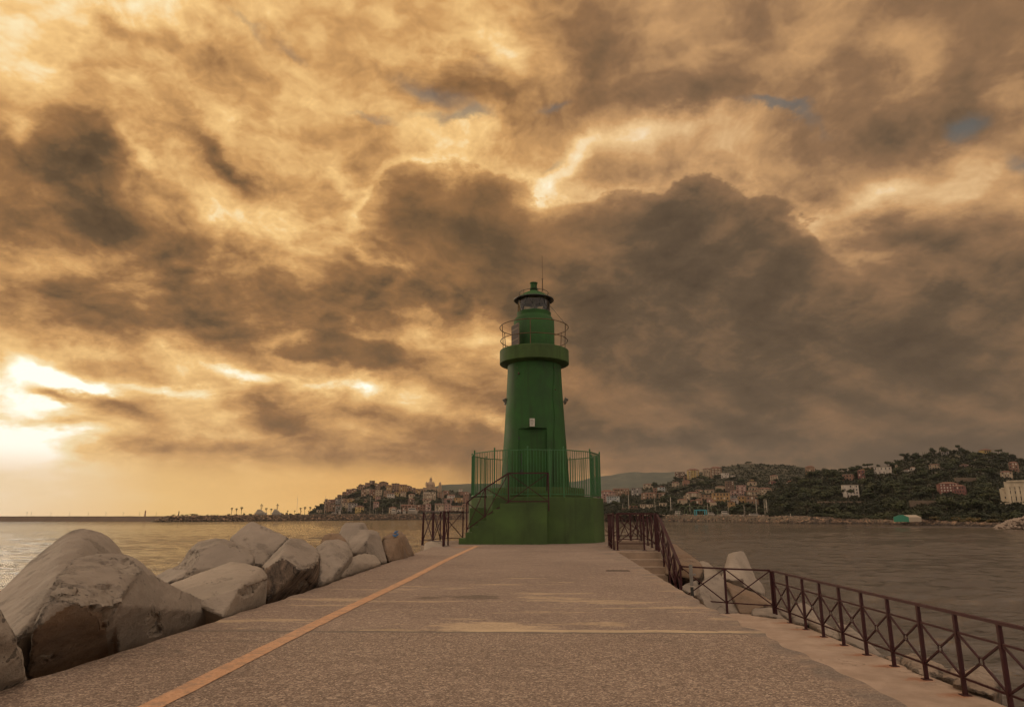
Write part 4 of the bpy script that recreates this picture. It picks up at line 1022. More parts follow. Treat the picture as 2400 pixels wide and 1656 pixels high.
# --- right side, beyond the path
block([H8([(440, -5, 20.8), (560, 20, 21.0), (700, 130, 20.6), (875, 245, 19.6), (935, 340, 19.0), (880, 475, 18.8), (760, 480, 18.8), (700, 330, 18.9), (600, 440, 18.9), (440, 160, 19.8), (430, 420, 19.2)], back=1.1, drop=.8)],
      M_B3, 'big slanting brown armour beam beside the sloping stair handrail', lvl=3, face_mat=(M_BD, lambda f, c: f.normal.z < -.15))  # downward faces take the dark streaked concrete
block([H8([(868, 245, 22.0), (920, 236, 22.0), (1000, 268, 22.0), (1080, 350, 21.5), (1175, 435, 20.6), (1150, 500, 20.2), (900, 470, 20.0), (960, 350, 20.8)], back=1.08, drop=.6)],
      M_B2, 'pale armour leg showing behind the brown slanting beam, right of the stairs', lvl=3)
block([H8([(1200, 320, 20.9), (1225, 220, 21.1), (1250, 150, 21.2), (1330, 122, 21.3), (1400, 107, 21.5), (1450, 114, 21.6), (1482, 168, 21.5), (1560, 360, 21.2), (1640, 560, 20.8), (1690, 668, 20.4), (1560, 610, 20.0), (1160, 470, 20.0), (1300, 330, 20.4), (1330, 160, 20.9)], back=1.05, drop=.5),
       H8([(1165, 410, 19.9), (1200, 388, 20.2), (1395, 396, 20.2), (1450, 472, 19.7), (1300, 490, 19.4), (1160, 462, 19.4)], back=1.06, drop=.5),
       H8([(1600, 468, 21.0), (1640, 480, 21.2), (1690, 545, 21.2), (1722, 612, 21.2), (1718, 660, 20.9), (1680, 655, 20.5), (1640, 630, 20.3)], back=1.05, drop=.3)],
      M_B2, 'tall pale armour unit with one upright cone leg beyond the path', lvl=3, chips=.02)
block([H8([(840, 705, 17.6), (858, 560, 17.9), (930, 480, 18.4), (1050, 408, 18.9), (1130, 418, 19.0), (1185, 450, 18.9), (1290, 640, 18.0), (1405, 925, 17.1), (1040, 960, 16.9), (900, 740, 17.2)], back=1.08, drop=.6),
       H8([(610, 590, 18.0), (700, 530, 18.4), (860, 480, 18.7), (850, 700, 17.6), (720, 650, 17.6)], back=1.08, drop=.6)],
      M_B1, 'broad brown armour block behind the end railing of the lower path', lvl=3)
block([H8([(1180, 490, 18.8), (1240, 515, 18.8), (1500, 620, 18.2), (1700, 690, 17.9), (1905, 800, 17.5), (1900, 850, 17.1), (1740, 790, 17.0), (1560, 710, 17.3), (1240, 590, 17.9), (1400, 930, 17.0), (1545, 940, 16.9), (1560, 840, 17.1)], back=1.07, drop=.5)],
      M_B3, 'long brown sloping armour beam running down behind the end railing', lvl=3, face_mat=(M_BD, lambda f, c: f.normal.y < -.2 and f.normal.z < .35))  # steep and downward front faces take the dark streaked concrete
block([H8([(1545, 945, 16.7), (1548, 860, 16.9), (1580, 845, 17.0), (1740, 785, 17.4), (1780, 792, 17.4), (1870, 850, 17.0), (1950, 930, 16.6), (2020, 1000, 16.2), (1850, 970, 16.2)], back=1.07, drop=.6)],
      M_B1, 'rounded grey armour block at the far corner of the lower path', lvl=3)
block([H6([(390, 400, 16.4), (450, 420, 16.3), (540, 480, 15.9), (560, 520, 15.4), (480, 500, 15.3), (420, 470, 15.8)], back=1.08, drop=.8)],
      M_B1, 'low armour block seen through the first bay of the long railing', lvl=3)
block([H6([(495, 455, 15.4), (530, 400, 15.7), (565, 370, 15.9), (615, 376, 15.9), (680, 420, 15.7), (718, 470, 15.3), (680, 520, 14.7), (620, 545, 14.4), (520, 520, 14.7)], back=1.08, drop=.8)],
      M_B1, 'rounded armour block seen through the second and third bays of the long railing', lvl=3)
block([H6([(640, 530, 14.4), (660, 485, 14.7), (700, 478, 14.7), (770, 520, 14.3), (880, 600, 13.7), (915, 668, 13.2), (860, 655, 13.1), (760, 605, 13.4)], back=1.08, drop=.8)],
      M_B2, 'slanting armour block seen through the fourth bay of the long railing', lvl=3)
block([H6([(840, 535, 14.2), (870, 530, 14.2), (930, 540, 14.0), (1010, 590, 13.6), (1120, 680, 12.8), (1225, 785, 12.0), (1150, 775, 11.8), (980, 700, 12.3), (900, 660, 12.8)], back=1.08, drop=.8)],
      M_B1, 'long slanting armour block seen through the fifth and sixth bays of the long railing', lvl=3)
block([H6([(1225, 795, 11.6), (1260, 785, 11.7), (1320, 782, 11.7), (1360, 800, 11.5), (1340, 850, 11.0), (1270, 830, 11.1)], back=1.1, drop=.6)],
      M_ROCK, 'small pale rock below the path edge, left of the boulder', lvl=3, name='boulder', cat='boulder', group='natural rocks under the long railing', chips=.09)
block([H6([(1350, 850, 11.0), (1385, 775, 11.5), (1435, 760, 11.6), (1520, 790, 11.3), (1600, 815, 11.1), (1690, 855, 10.9), (1730, 885, 10.6), (1640, 950, 9.9), (1500, 930, 10.0), (1420, 885, 10.4)], back=1.1, drop=.6)],
      M_ROCK, 'broad pale craggy boulder below the path edge', lvl=3, name='boulder', cat='boulder', group='natural rocks under the long railing', chips=.10, lumps=.12)
block([H6([(1650, 950, 9.8), (1740, 880, 10.3), (1790, 870, 10.4), (1850, 930, 9.9), (1790, 980, 9.4)], back=1.1, drop=.6)],
      M_ROCK, 'weathered boulder wedged between the craggy one and the split one', lvl=3, name='boulder', cat='boulder', group='natural rocks under the long railing', chips=.09)
block([H6([(1830, 900, 9.9), (1900, 872, 10.1), (1990, 868, 10.1), (2060, 900, 9.9), (2115, 995, 9.3), (2090, 1020, 9.0), (1960, 950, 9.3), (1750, 990, 9.2), (1900, 1060, 8.9), (2085, 1100, 8.6)], back=1.1, drop=.6)],
      M_ROCK, 'split boulder with a black hollow, lowest at the right under the long railing', lvl=3, name='boulder', cat='boulder', group='natural rocks under the long railing', chips=.09,
      face_mat=(M_BD, lambda f, c: f.normal.z < .15))  # upright and downward faces coloured dark and streaked

# rubble mound that carries the blocks, mostly under water
def mound(x0, x1, y0, y1, z, seed, name='rubble_mound'):
    rn = random.Random(seed); NX, NY = 26, 90; mb = MB(); vs = []
    for j in range(NY + 1):
        for i in range(NX + 1):
            s = i / NX; x = x0 + (x1 - x0) * s; y = y0 + (y1 - y0) * j / NY
            zz = z * (1 - s) - 2.5 * s + .55 * mnoise.noise(Vector((x * 1.1, y * 1.1, seed))) + .3 * mnoise.noise(Vector((x * 3, y * 3, seed)))
            vs.append((x, y, zz))
    mb.add(vs, [(j * (NX + 1) + i, j * (NX + 1) + i + 1, (j + 1) * (NX + 1) + i + 1, (j + 1) * (NX + 1) + i) for j in range(NY) for i in range(NX)])
    o = mb.obj(name, M_B3); return tag(o, kind='structure')
mound(-2.9, -12, -8, 31, 1.3, 2)
mound(5.4, 12, -6, 31, .35, 5)
# ------------------------------------------------------------------ background: breakwaters, hills, town, trees, boats
def PX(x, y, s, ox, oy): return ox + x / s, oy + y / s
cB = lambda x, y: (380 + x / 6.425, 1130 + y / 6.425)       # left skyline
cT = lambda x, y: (720 + x / 5.93, 1100 + y / 5.93)         # old town
cM = lambda x, y: (1400 + x / 4.626, 1030 + y / 4.626)      # middle right
cR = lambda x, y: (1900 + x / 4.626, 1020 + y / 4.626)      # far right
def interp(tab, x):
    if x <= tab[0][0]: return tab[0][1]
    for (a, b_), (c, d) in zip(tab, tab[1:]):
        if x <= c: return b_ + (d - b_) * (x - a) / (c - a)
    return tab[-1][1]

def mat_land(name, cols, scale=.02, terr=0.0):
    m, b, p = new_mat(name); g = geo_pos(b)
    n = b.noise(g, scale, 8, .65); n2 = b.noise(g, scale * 6, 5, .7)
    c = b.ramp(b.math('MULTIPLY_ADD', b.math('SUBTRACT', n2, .5), .5, n), [(.3, cols[0]), (.5, cols[1]), (.68, cols[2])])
    if terr:
        z = b.sep(g)[2]; s_ = b.math('SINE', b.math('MULTIPLY', b.math('ADD', z, b.math('MULTIPLY', n, 20)), .9))
        c = b.mix(b.math('MULTIPLY', b.mapr(s_, .7, .95), terr), c, (.13, .10, .06, 1))
    b.set(p.inputs['Base Color'], c); p.inputs['Roughness'].default_value = .95
    b.set(p.inputs['Normal'], b.bump(n2, 1.0, 2.0))
    return m
M_SCRUB = mat_land('hillside_ground', [(.012, .014, .005, 1), (.022, .023, .009, 1), (.055, .045, .022, 1)], .02, .35)
M_FARH = mat_land('far_hill_woods', [(.035, .045, .03, 1), (.05, .06, .04, 1), (.09, .09, .06, 1)], .006)
M_SHORE = mat_land('shore_ground', [(.07, .055, .035, 1), (.11, .085, .055, 1), (.17, .13, .085, 1)], .05)

# near breakwater / shore strip: (u, water line v, crest v)
SHORE = [(352, 1222.6, 1222.0), (372, 1222.4, 1211.5), (384, 1222.3, 1208.5), (560, 1220.6, 1206.2), (740, 1219.2, 1204.8), (900, 1217.8, 1204.0), (1090, 1216.7, 1203.2), (1250, 1218.0, 1205.3), (1420, 1220.3, 1207.3),
         (1650, 1222.8, 1208.0), (1900, 1227.0, 1211.5), (2020, 1227.0, 1214.5), (2150, 1230.0, 1219.5), (2280, 1232.8, 1224.0), (2390, 1235.0, 1228.5), (2520, 1238.0, 1231.0)]
def shore_d(u): return G(u, interp([(a, b_) for a, b_, c in SHORE], u), 0.0).y
def ray_at(u, d, z=0):
    r = ray(u, 1209.5); return Vector((r.x / r.y * d, d, z))
W0 = []; W1 = []; W2 = []
us = [352 + i * (2520 - 352) / 260 for i in range(261)]
for u in us:
    vw = interp([(a, b_) for a, b_, c in SHORE], u); vc = interp([(a, c) for a, b_, c in SHORE], u)
    d = G(u, vw, 0.0).y; zc_ = A(u, vc, d + 7).z
    W0.append(ray_at(u, d - 2, -1.5)); W1.append(ray_at(u, d + 7, zc_)); W2.append((u, d, zc_))
def crest(u): # (distance, height) of the crest
    i = min(len(W2) - 1, max(0, int((u - 352) / (2520 - 352) * 260))); return W2[i][1], W2[i][2]
mb = MB(); n = len(us); back = []
for (u, d, z) in W2: back.append(ray_at(u, d + 16, z))
far = [ray_at(u, d + 2600 if u > 700 else d + 22, -1.5 if u < 700 else z - .3) for (u, d, z) in W2]
mb.add(W0 + W1 + back + far, [(r_ * n + i, r_ * n + i + 1, (r_ + 1) * n + i + 1, (r_ + 1) * n + i) for r_ in range(3) for i in range(n - 1)])
shore = mb.obj('shore', M_SHORE); tag(shore, kind='structure')
# riprap: thousands of boulders nobody could count
def rock_pts(rn, c, r):
    out = []
    for k in range(8):
        a = rn.random() * 2 * pi; z = rn.uniform(-1, 1); q_ = sqrt(1 - z * z) * rn.uniform(.7, 1.1)
        out.append(c + Vector((cos(a) * q_ * r, sin(a) * q_ * r, z * r * .7)))
    return out
OCT = [(0, 2, 4), (2, 1, 4), (1, 3, 4), (3, 0, 4), (2, 0, 5), (1, 2, 5), (3, 1, 5), (0, 3, 5)]
def mat_riprap():
    m, b, p = new_mat('riprap_rock'); g = geo_pos(b)
    v = b.sep(b.voronoi(g, .55, out='Color'))[0]; z, = (b.sep(g)[2],)
    c = b.ramp(v, [(0, (.035, .025, .018, 1)), (.4, (.09, .062, .042, 1)), (.75, (.18, .12, .078, 1)), (1, (.34, .215, .125, 1))])
    wet = b.mapr(b.math('ADD', z, b.noise(g, .3, 3)), .9, 1.7, .25, 1)
    c = b.mix(wet, (.018, .014, .010, 1), c)
    b.set(p.inputs['Base Color'], c); p.inputs['Roughness'].default_value = .9
    return m
rn = random.Random(11); mb = MB()
for i in range(9000):
    u = 352 + (2520 - 352) * rn.random() ** .8; d, zc_ = crest(u); t = rn.random()
    if zc_ < .4: continue
    p = ray_at(u, d - 2 + 10 * t, -.6 + (zc_ + .6) * t); r = rn.uniform(.5, 1.25) * (1.0 if u > 1900 else 1.15)
    vs = [p + Vector((rn.uniform(.6, 1.2) * r * x, rn.uniform(.6, 1.2) * r * y, rn.uniform(.5, 1) * r * z_)) + Vector((rn.uniform(-.3, .3) * r, 0, rn.uniform(-.2, .2) * r)) for x, y, z_ in ((1, 0, 0), (-1, 0, 0), (0, 1, 0), (0, -1, 0), (0, 0, 1), (0, 0, -1))]
    mb.add(vs, OCT)
tag(mb.obj('riprap', mat_riprap()), 'dark rubble rocks heaped along the far shore and breakwater', kind='stuff')
# pale beach of cobbles and the reef off the right shore
mb = MB()
for i in range(900):
    u = rn.uniform(2330, 2430); p = G(u, interp([(2330, 1234.5), (2400, 1244)], u) - rn.random() * interp([(2330, 2), (2400, 26)], u), 0.0); r = rn.uniform(.5, 1.1)
    p = ray_at(u, 232 + rn.uniform(0, 22), rn.uniform(-.3, interp([(2330, .4), (2365, 2.6), (2430, 4.2)], u)))
    vs = [p + Vector((rn.uniform(.6, 1.2) * r * x, rn.uniform(.6, 1.2) * r * y, rn.uniform(.5, 1) * r * z_)) for x, y, z_ in ((1, 0, 0), (-1, 0, 0), (0, 1, 0), (0, -1, 0), (0, 0, 1), (0, 0, -1))]
    mb.add(vs, OCT)
tag(mb.obj('rubble_groyne', mat_plain('pale_rubble', (.26, .20, .15, 1), .9)), 'pale rubble rocks of the groyne at the right edge of the photo', kind='stuff')
mb = MB()
for i in range(260):
    u = rn.gauss(2180, 70); p = ray_at(u, 270 + rn.uniform(-6, 6), 0); r = rn.uniform(.5, 1.4)
    mb.add([p + Vector((r * 1.5 * x, r * y, .35 * r * z_)) for x, y, z_ in ((1, 0, 0), (-1, 0, 0), (0, 1, 0), (0, -1, 0), (0, 0, 1), (0, 0, -1))], OCT)
tag(mb.obj('reef_stones', mat_plain('wet_reef', (.045, .03, .02, 1), .6)), 'low dark reef stones breaking the water off the right shore', kind='stuff')

# far left breakwater with its small lighthouse
q0, q1 = G(-60, 1221.5, 0), G(402, 1221.0, 0)
mb = MB()
def strip(u0, u1, prof, n_=60):
    vs = []; N = len(prof)
    for i in range(n_ + 1):
        u = u0 + (u1 - u0) * i / n_
        for (dd, z) in prof:
            zz = z + (.25 * mnoise.noise(Vector((u * .05, dd, 0))) if z > 0 else 0); vs.append(ray_at(u, dd, zz))
    mb.add(vs, [(i * N + k, (i + 1) * N + k, (i + 1) * N + k + 1, i * N + k + 1) for i in range(n_) for k in range(N - 1)])
strip(-160, 430, [(575, -1.5), (585, 3.1), (586.5, 4.15), (592, 4.15), (600, -1.5)])
tag(mb.obj('breakwater', mat_concrete('breakwater_stone', (.11, .075, .05, 1), pits=0, stain=.6, scale=.08)), kind='structure')
def small_lighthouse(u, vb, vt, d, label, cols):
    b0 = A(u, vb, d); h = A(u, vt, d).z - b0.z; r = h * .12
    e = empty('distant_lighthouse', (b0.x, b0.y, b0.z), label, 'lighthouse', 'small lighthouses on the far breakwaters')
    mb = MB(); mb.lathe([(r * 1.3, 0), (r, h * .1), (r * .75, h * .68)], 12, b0); mb.obj('tower', cols[0], e)
    mb = MB(); mb.lathe([(r * 1.1, h * .68), (r * 1.1, h * .74)], 12, b0); mb.obj('gallery', cols[1], e)
    mb = MB(); mb.lathe([(r * .6, h * .74), (r * .6, h * .9), (.02, h)], 12, b0); mb.obj('lantern', cols[1], e)
M_LHW = mat_plain('pale_tower', (.26, .16, .12, 1), .7); M_LHR = mat_plain('red_tower', (.20, .05, .03, 1), .6); M_LHD = mat_plain('dark_tower', (.03, .03, .02, 1), .6)
small_lighthouse(339.5, 1209.5, 1194.8, 587, 'tiny pale and red lighthouse on the farthest breakwater at the left', (M_LHW, M_LHR))
small_lighthouse(418.5, 1207.5, 1196.3, shore_d(418) + 12, 'small dark beacon hut on the near breakwater, left of the palms', (M_LHD, M_LHD))
# lamp posts along the far breakwater
M_POST = mat_plain('lamp_post_metal', (.16, .12, .08, 1), .6)
for i, u in enumerate((62, 72, 118, 162, 206, 247, 288, 326, 365)):
    b0 = ray_at(u, 589, 4.1); h = 3.2
    e = empty('lamp_post', b0, ('slim lamp post on the crest of the farthest breakwater' if i else 'signal mast with a round head on the crest of the farthest breakwater'), 'lamp post', 'lamp posts on the farthest breakwater')
    MB().bar(b0, b0 + Vector((.3, 0, h)), .12).obj('pole', M_POST, e)
    if i: MB().bar(b0 + Vector((.3, 0, h)), b0 + Vector((-.5, 0, h + .1)), .14).obj('lamp_head', M_POST, e)
    else:
        mb = MB(); mb.lathe([(.05, h - .3), (.45, h), (.05, h + .4)], 10, b0); mb.obj('lamp_head', M_POST, e)

# ------------------------------------------------------------------ hills
def make_hill(name, outline, d0, d1, vf, mat, base_z=3.0, pw=.85, rough=1.0, nu=120, nd=22):
    """ground rising from distance d0 to d1; its skyline follows the outline"""
    u0, u1 = outline[0][0], outline[-1][0]; vs = []
    def zat(u, t):
        d = d0(u) + (d1 - d0(u)) * t
        v0 = vf(u); v1 = interp(outline, u); v = v0 + (min(v1, v0) - v0) * (t ** pw)
        return d, max(base_z, A(u, v, d).z)
    for j in range(nd + 6):
        for i in range(nu + 1):
            u = u0 + (u1 - u0) * i / nu
            if j <= nd: d, z = zat(u, j / nd)
            else: d1_, z1_ = zat(u, 1.0); d = d1_ + (j - nd) * 60; z = z1_ * (1 - (j - nd) / 6) - 1
            if j > 1: z += rough * mnoise.noise(Vector((u * .03, d * .02, 3)))
            vs.append(ray_at(u, d, z))
    N = nu + 1; mb = MB(); mb.add(vs, [(j * N + i, j * N + i + 1, (j + 1) * N + i + 1, (j + 1) * N + i) for j in range(nd + 5) for i in range(nu)], True)
    tag(mb.obj(name, mat), kind='structure')
    def place(u, v):
        """distance and height where the slope shows at image point (u, v)"""
        v0 = vf(u); v1 = min(interp(outline, u), v0 - .01); f = max(0.0, min(1.0, (v0 - v) / (v0 - v1)))
        t = f ** (1 / pw); d, z = zat(u, t); return d, z
    return place
OT = [cT(x, y) for x, y in [(20, 610), (60, 590), (130, 520), (230, 470), (300, 440), (400, 400), (470, 360), (600, 300), (700, 240), (790, 215), (860, 200), (950, 220), (1050, 205), (1150, 240), (1300, 260), (1440, 270), (1560, 300), (1700, 250), (1850, 300), (2000, 300), (2230, 330), (2600, 350), (3300, 380)]]
town_at = make_hill('old_town_hill', OT, lambda u: 1010, 1230, lambda u: 1203.6, M_SCRUB, 5.0)
GR = [cT(x, y) for x, y in [(1500, 330), (1700, 260), (1850, 212), (2000, 205), (2230, 196), (2600, 190), (3000, 230), (3400, 300), (4200, 400)]]
make_hill('green_ridge', GR, lambda u: 1500, 1900, lambda u: 1203, M_FARH, 5.0)
FH = [(1150, 1150)] + [cM(x, y) for x, y in [(-150, 440), (50, 392), (150, 388), (250, 372), (350, 352), (480, 350), (600, 352), (700, 356), (860, 352), (1000, 372), (1200, 420), (1500, 500)]]
make_hill('far_hills', FH, lambda u: 2600, 3600, lambda u: 1203, M_FARH, 5.0, rough=6)
HB = [cM(x, y) for x, y in [(-60, 590), (50, 575), (200, 560), (400, 545), (620, 500), (780, 470), (900, 415), (1000, 375), (1180, 345), (1300, 318), (1400, 290), (1550, 272), (1700, 262), (1850, 262), (2000, 268), (2150, 280), (2313, 305), (2450, 330), (2700, 345), (3000, 360), (3400, 380)]]
mid_at = make_hill('terraced_hill', HB, lambda u: 560, 1150, lambda u: 1206.0, M_SCRUB, 5.0)
HC = [cR(x, y) for x, y in [(-500, 640), (-300, 560), (-100, 470), (100, 420), (300, 395), (450, 385), (560, 372), (640, 365), (750, 362), (880, 350), (990, 310), (1060, 262), (1180, 240), (1300, 228), (1420, 205), (1540, 185), (1700, 165), (1800, 172), (1900, 192), (2100, 205), (2240, 225), (2330, 245), (2500, 262), (2900, 300)]]
right_at = make_hill('wooded_hill', HC, lambda u: max(275, min(470, shore_d(u) + 45)), 700, lambda u: interp([(1800, 1207), (1900, 1209), (2100, 1214), (2400, 1222)], u), M_SCRUB, 3.0)

# ------------------------------------------------------------------ vegetation
def mat_leaf(name, cols):
    m, b, p = new_mat(name); g = obj_pos(b)
    oi = b.node('ShaderNodeObjectInfo').outputs['Random']
    n = b.math('ADD', b.noise(g, .9, 3, .6), b.math('MULTIPLY', b.math('SUBTRACT', oi, .5), .35))
    b.set(p.inputs['Base Color'], b.ramp(n, [(.25, cols[0]), (.5, cols[1]), (.75, cols[2])])); p.inputs['Roughness'].default_value = .8
    return m
M_LEAF = mat_leaf('evergreen_leaves', [(.012, .018, .004, 1), (.024, .032, .007, 1), (.048, .050, .014, 1)])
M_LEAF2 = mat_leaf('dark_cypress_leaves', [(.008, .015, .005, 1), (.018, .026, .009, 1), (.03, .038, .014, 1)])
M_LEAF3 = mat_leaf('autumn_leaves', [(.05, .04, .008, 1), (.095, .065, .015, 1), (.15, .10, .03, 1)])
M_BARK = mat_plain('bark', (.06, .042, .028, 1), .9)
M_PALM = mat_leaf('palm_fronds', [(.010, .014, .004, 1), (.022, .026, .008, 1), (.04, .042, .014, 1)])
def crown_mesh(name, kind, seed, n=260):
    """unit-height crown (0..1) made of many small leaf clumps; silhouette depends on the kind"""
    rn = random.Random(seed); mb = MB(); lobes = []
    if kind == 'round':
        for k in range(rn.randint(5, 8)): lobes.append((Vector((rn.uniform(-.28, .28), rn.uniform(-.28, .28), rn.uniform(.35, .78))), rn.uniform(.20, .32), .85))
    elif kind == 'umbrella':
        for k in range(9): lobes.append((Vector((rn.uniform(-.42, .42), rn.uniform(-.42, .42), rn.uniform(.72, .84))), rn.uniform(.16, .24), .55))
    elif kind == 'cypress':
        for k in range(7): lobes.append((Vector((rn.uniform(-.02, .02), rn.uniform(-.02, .02), .12 + .11 * k)), .12 * (1 - .085 * k), 1.3))
    elif kind == 'bush':
        for k in range(6): lobes.append((Vector((rn.uniform(-.5, .5), rn.uniform(-.3, .3), rn.uniform(.2, .6))), rn.uniform(.22, .36), .9))
    tot = sum(l[1] ** 2 for l in lobes)
    for c, r, sq in lobes:
        for k in range(max(8, int(n * r * r / tot))):
            a = rn.random() * 2 * pi; z = rn.uniform(-1, 1); q_ = sqrt(1 - z * z); rr = r * rn.uniform(.72, 1.08)
            p = c + Vector((cos(a) * q_ * rr, sin(a) * q_ * rr, z * rr * sq)); s_ = r * rn.uniform(.16, .34)
            nrm = Vector((cos(a) * q_ + rn.uniform(-.5, .5), sin(a) * q_ + rn.uniform(-.5, .5), z + rn.uniform(-.4, .6))).normalized()
            t1 = nrm.orthogonal().normalized(); t2 = nrm.cross(t1); rot_ = rn.random() * 6
            vs = [p + (t1 * cos(rot_ + w) + t2 * sin(rot_ + w)) * s_ * rn.uniform(.7, 1.3) for w in (0, 1.57, 3.14, 4.71)]
            mb.add(vs, [(0, 1, 2, 3)])
        # dense heart so that the crown is not see-through everywhere
        vs = [c + Vector((x, y, z * sq)) * r * .62 for x, y, z in ((1, 0, 0), (-1, 0, 0), (0, 1, 0), (0, -1, 0), (0, 0, 1), (0, 0, -1))]
        mb.add(vs, OCT)
    me = bpy.data.meshes.new(name); me.from_pydata(mb.v, [], mb.f); return me
def trunk_mesh(name, kind, seed):
    rn = random.Random(seed); mb = MB(); top = {'round': .5, 'umbrella': .74, 'cypress': .2, 'bush': .2}[kind]
    mb.tube([(0, 0, -.12), (.01, 0, top * .5), (.0, .01, top)], .035, 6, r2=.02)
    if kind in ('round', 'umbrella'):
        for k in range(4):
            a = k * 1.57 + rn.random(); mb.tube([(0, 0, top * .75), (cos(a) * .12, sin(a) * .12, top * 1.0), (cos(a) * .26, sin(a) * .26, top * 1.12)], .014, 5, r2=.006)
    me = bpy.data.meshes.new(name); me.from_pydata(mb.v, [], mb.f); return me
KINDS = {}
for kind, nv, mt in (('round', 5, M_LEAF), ('umbrella', 3, M_LEAF), ('cypress', 2, M_LEAF2), ('bush', 4, M_LEAF), ('autumn', 2, M_LEAF3)):
    KINDS[kind] = []
    for i in range(nv):
        kk = 'bush' if kind == 'autumn' else kind
        cm = crown_mesh('crown', kk, 100 + i * 7 + len(kind), 300 if kind != 'cypress' else 160); cm.materials.append(mt)
        tm = trunk_mesh('trunk', kk, i); tm.materials.append(M_BARK); KINDS[kind].append((cm, tm))
NAMES = {'round': 'tree', 'umbrella': 'umbrella_pine', 'cypress': 'cypress_tree', 'bush': 'shrub', 'autumn': 'shrub'}
CATS = {'round': 'tree', 'umbrella': 'pine tree', 'cypress': 'cypress tree', 'bush': 'shrub', 'autumn': 'shrub'}
trn = random.Random(77)
def tree(kind, base, h, wide, label, group):
    cm, tm = trn.choice(KINDS[kind])
    e = bpy.data.objects.new(NAMES[kind], None); COL.objects.link(e); e.location = base; e.rotation_euler = (0, 0, trn.random() * 6.28)
    e.scale = (wide, wide, h); tag(e, label, CATS[kind], group)
    link('crown', cm, e); link('trunk', tm, e)
    return e
def tree_px(kind, u, vb, vt, wpx, place, label, group, dd=0):
    d, z = place(u, vb) if callable(place) else place
    d += dd; p = ray_at(u, d, z); h = max(1.0, A(u, vt, d).z - z); w = wpx / 1646 * d
    wid = {'round': .95, 'umbrella': 1.15, 'cypress': .26, 'bush': 1.3, 'autumn': 1.3}[kind]
    return tree(kind, p, h, w / wid, label, group)

LBL = {('round', 'C'): 'dark green round-crowned tree on the wooded hill at the right', ('umbrella', 'C'): 'flat-topped umbrella pine on the wooded hill at the right', ('cypress', 'C'): 'narrow dark cypress on the ridge of the wooded hill at the right',
       ('round', 'B'): 'dark tree among the houses of the middle hillside', ('round', 'T'): 'dark tree among the houses of the old town at the left', ('bush', 'S'): 'low green shrub on the shore flat at the right',
       ('autumn', 'S'): 'yellowish autumn shrub on the shore flat at the right', ('cypress', 'B'): 'narrow dark cypress among the houses of the middle hillside'}
GRP = {'C': 'trees on the wooded hill', 'B': 'trees on the middle hillside', 'T': 'trees in the old town', 'S': 'shrubs along the right shore'}
def T(kind, reg, u, vb, vt, w, place, dd=0): return tree_px(kind, u, vb, vt, w, place, LBL[(kind, reg)], GRP[reg], dd)
# skyline and feature trees, right hill (crop coordinates: x, y base, y top, width)
for x, yb, yt, w, k in [(350, 440, 385, 70, 'round'), (405, 430, 350, 90, 'umbrella'), (510, 430, 338, 85, 'round'), (590, 380, 320, 60, 'round'), (680, 380, 298, 115, 'umbrella'), (805, 350, 312, 34, 'round'), (900, 370, 278, 130, 'umbrella'), (950, 360, 285, 70, 'round'),
                        (1020, 320, 255, 70, 'round'), (1095, 290, 188, 100, 'umbrella'), (1130, 280, 200, 60, 'round'), (1165, 250, 180, 16, 'cypress'), (1200, 250, 183, 16, 'cypress'), (1240, 250, 165, 20, 'cypress'), (1262, 250, 170, 18, 'cypress'), (1310, 230, 163, 9, 'cypress'), (1330, 230, 163, 10, 'cypress'),
                        (1352, 230, 165, 9, 'cypress'), (1420, 220, 133, 55, 'round'), (1390, 220, 165, 60, 'round'), (1468, 215, 150, 10, 'cypress'), (1500, 215, 138, 24, 'cypress'), (1560, 210, 120, 75, 'round'), (1610, 200, 145, 60, 'round'), (1705, 190, 95, 55, 'umbrella'), (1745, 195, 118, 60, 'round'), (1800, 200, 145, 70, 'round'),
                        (1870, 210, 172, 60, 'round'), (1940, 215, 180, 60, 'round'), (2060, 220, 178, 60, 'round'), (2150, 215, 148, 95, 'umbrella'), (2220, 240, 175, 80, 'round'), (2290, 260, 190, 90, 'round'), (1260, 240, 205, 80, 'round'), (1190, 265, 215, 80, 'round'), (1000, 350, 290, 80, 'round')]:
    u, vb = cR(x, yb); T(k, 'C', u, vb, cR(x, yt)[1], w / 4.626, right_at)
u, vb = cR(428, 705); tree_px('umbrella', u, vb, cR(428, 578)[1], 140 / 4.626, (right_at(u, vb)[0] - 25, right_at(u, vb)[1]), 'umbrella pine on a tall thin trunk in front of the white villa', GRP['C'])
# trees scattered over the slope
rn = random.Random(5); cnt = 0
BLOCKED = [(370, 545, 535, 670), (1420, 1715, 490, 640), (2065, 2330, 485, 740), (1355, 1480, 300, 365), (1700, 1790, 305, 345), (2130, 2260, 380, 475), (2240, 2330, 280, 390), (745, 940, 335, 425), (400, 510, 420, 490), (910, 1225, 860, 920), (1070, 1210, 340, 410), (80, 800, 705, 740), (1080, 1400, 700, 760), (1570, 1820, 455, 500), (1515, 1600, 170, 215), (1980, 2075, 140, 180)]
def blocked(x, y, w, h):
    for a, b_, c, d in BLOCKED:
        if x + w * .40 > a and x - w * .40 < b_ and y > c + 4 and y - h < d - 6: return True
    return False
while cnt < 205:
    x = rn.uniform(-330, 2380); y = rn.uniform(250, 860); u, v = cR(x, y)
    if v > interp([(1800, 1205), (1900, 1207), (2100, 1210), (2400, 1216)], u) or v < interp(HC, u) + 4: continue
    d, z = right_at(u, v); w = rn.uniform(7, 12) / d * 1646 * 4.626 / 1.0 * .8; k = 'round' if rn.random() < .72 else 'umbrella'; h = w * rn.uniform(.7, 1.0)
    if blocked(x, y, w, h): continue
    T(k, 'C', u, v, v - h / 4.626, w / 4.626, right_at); cnt += 1
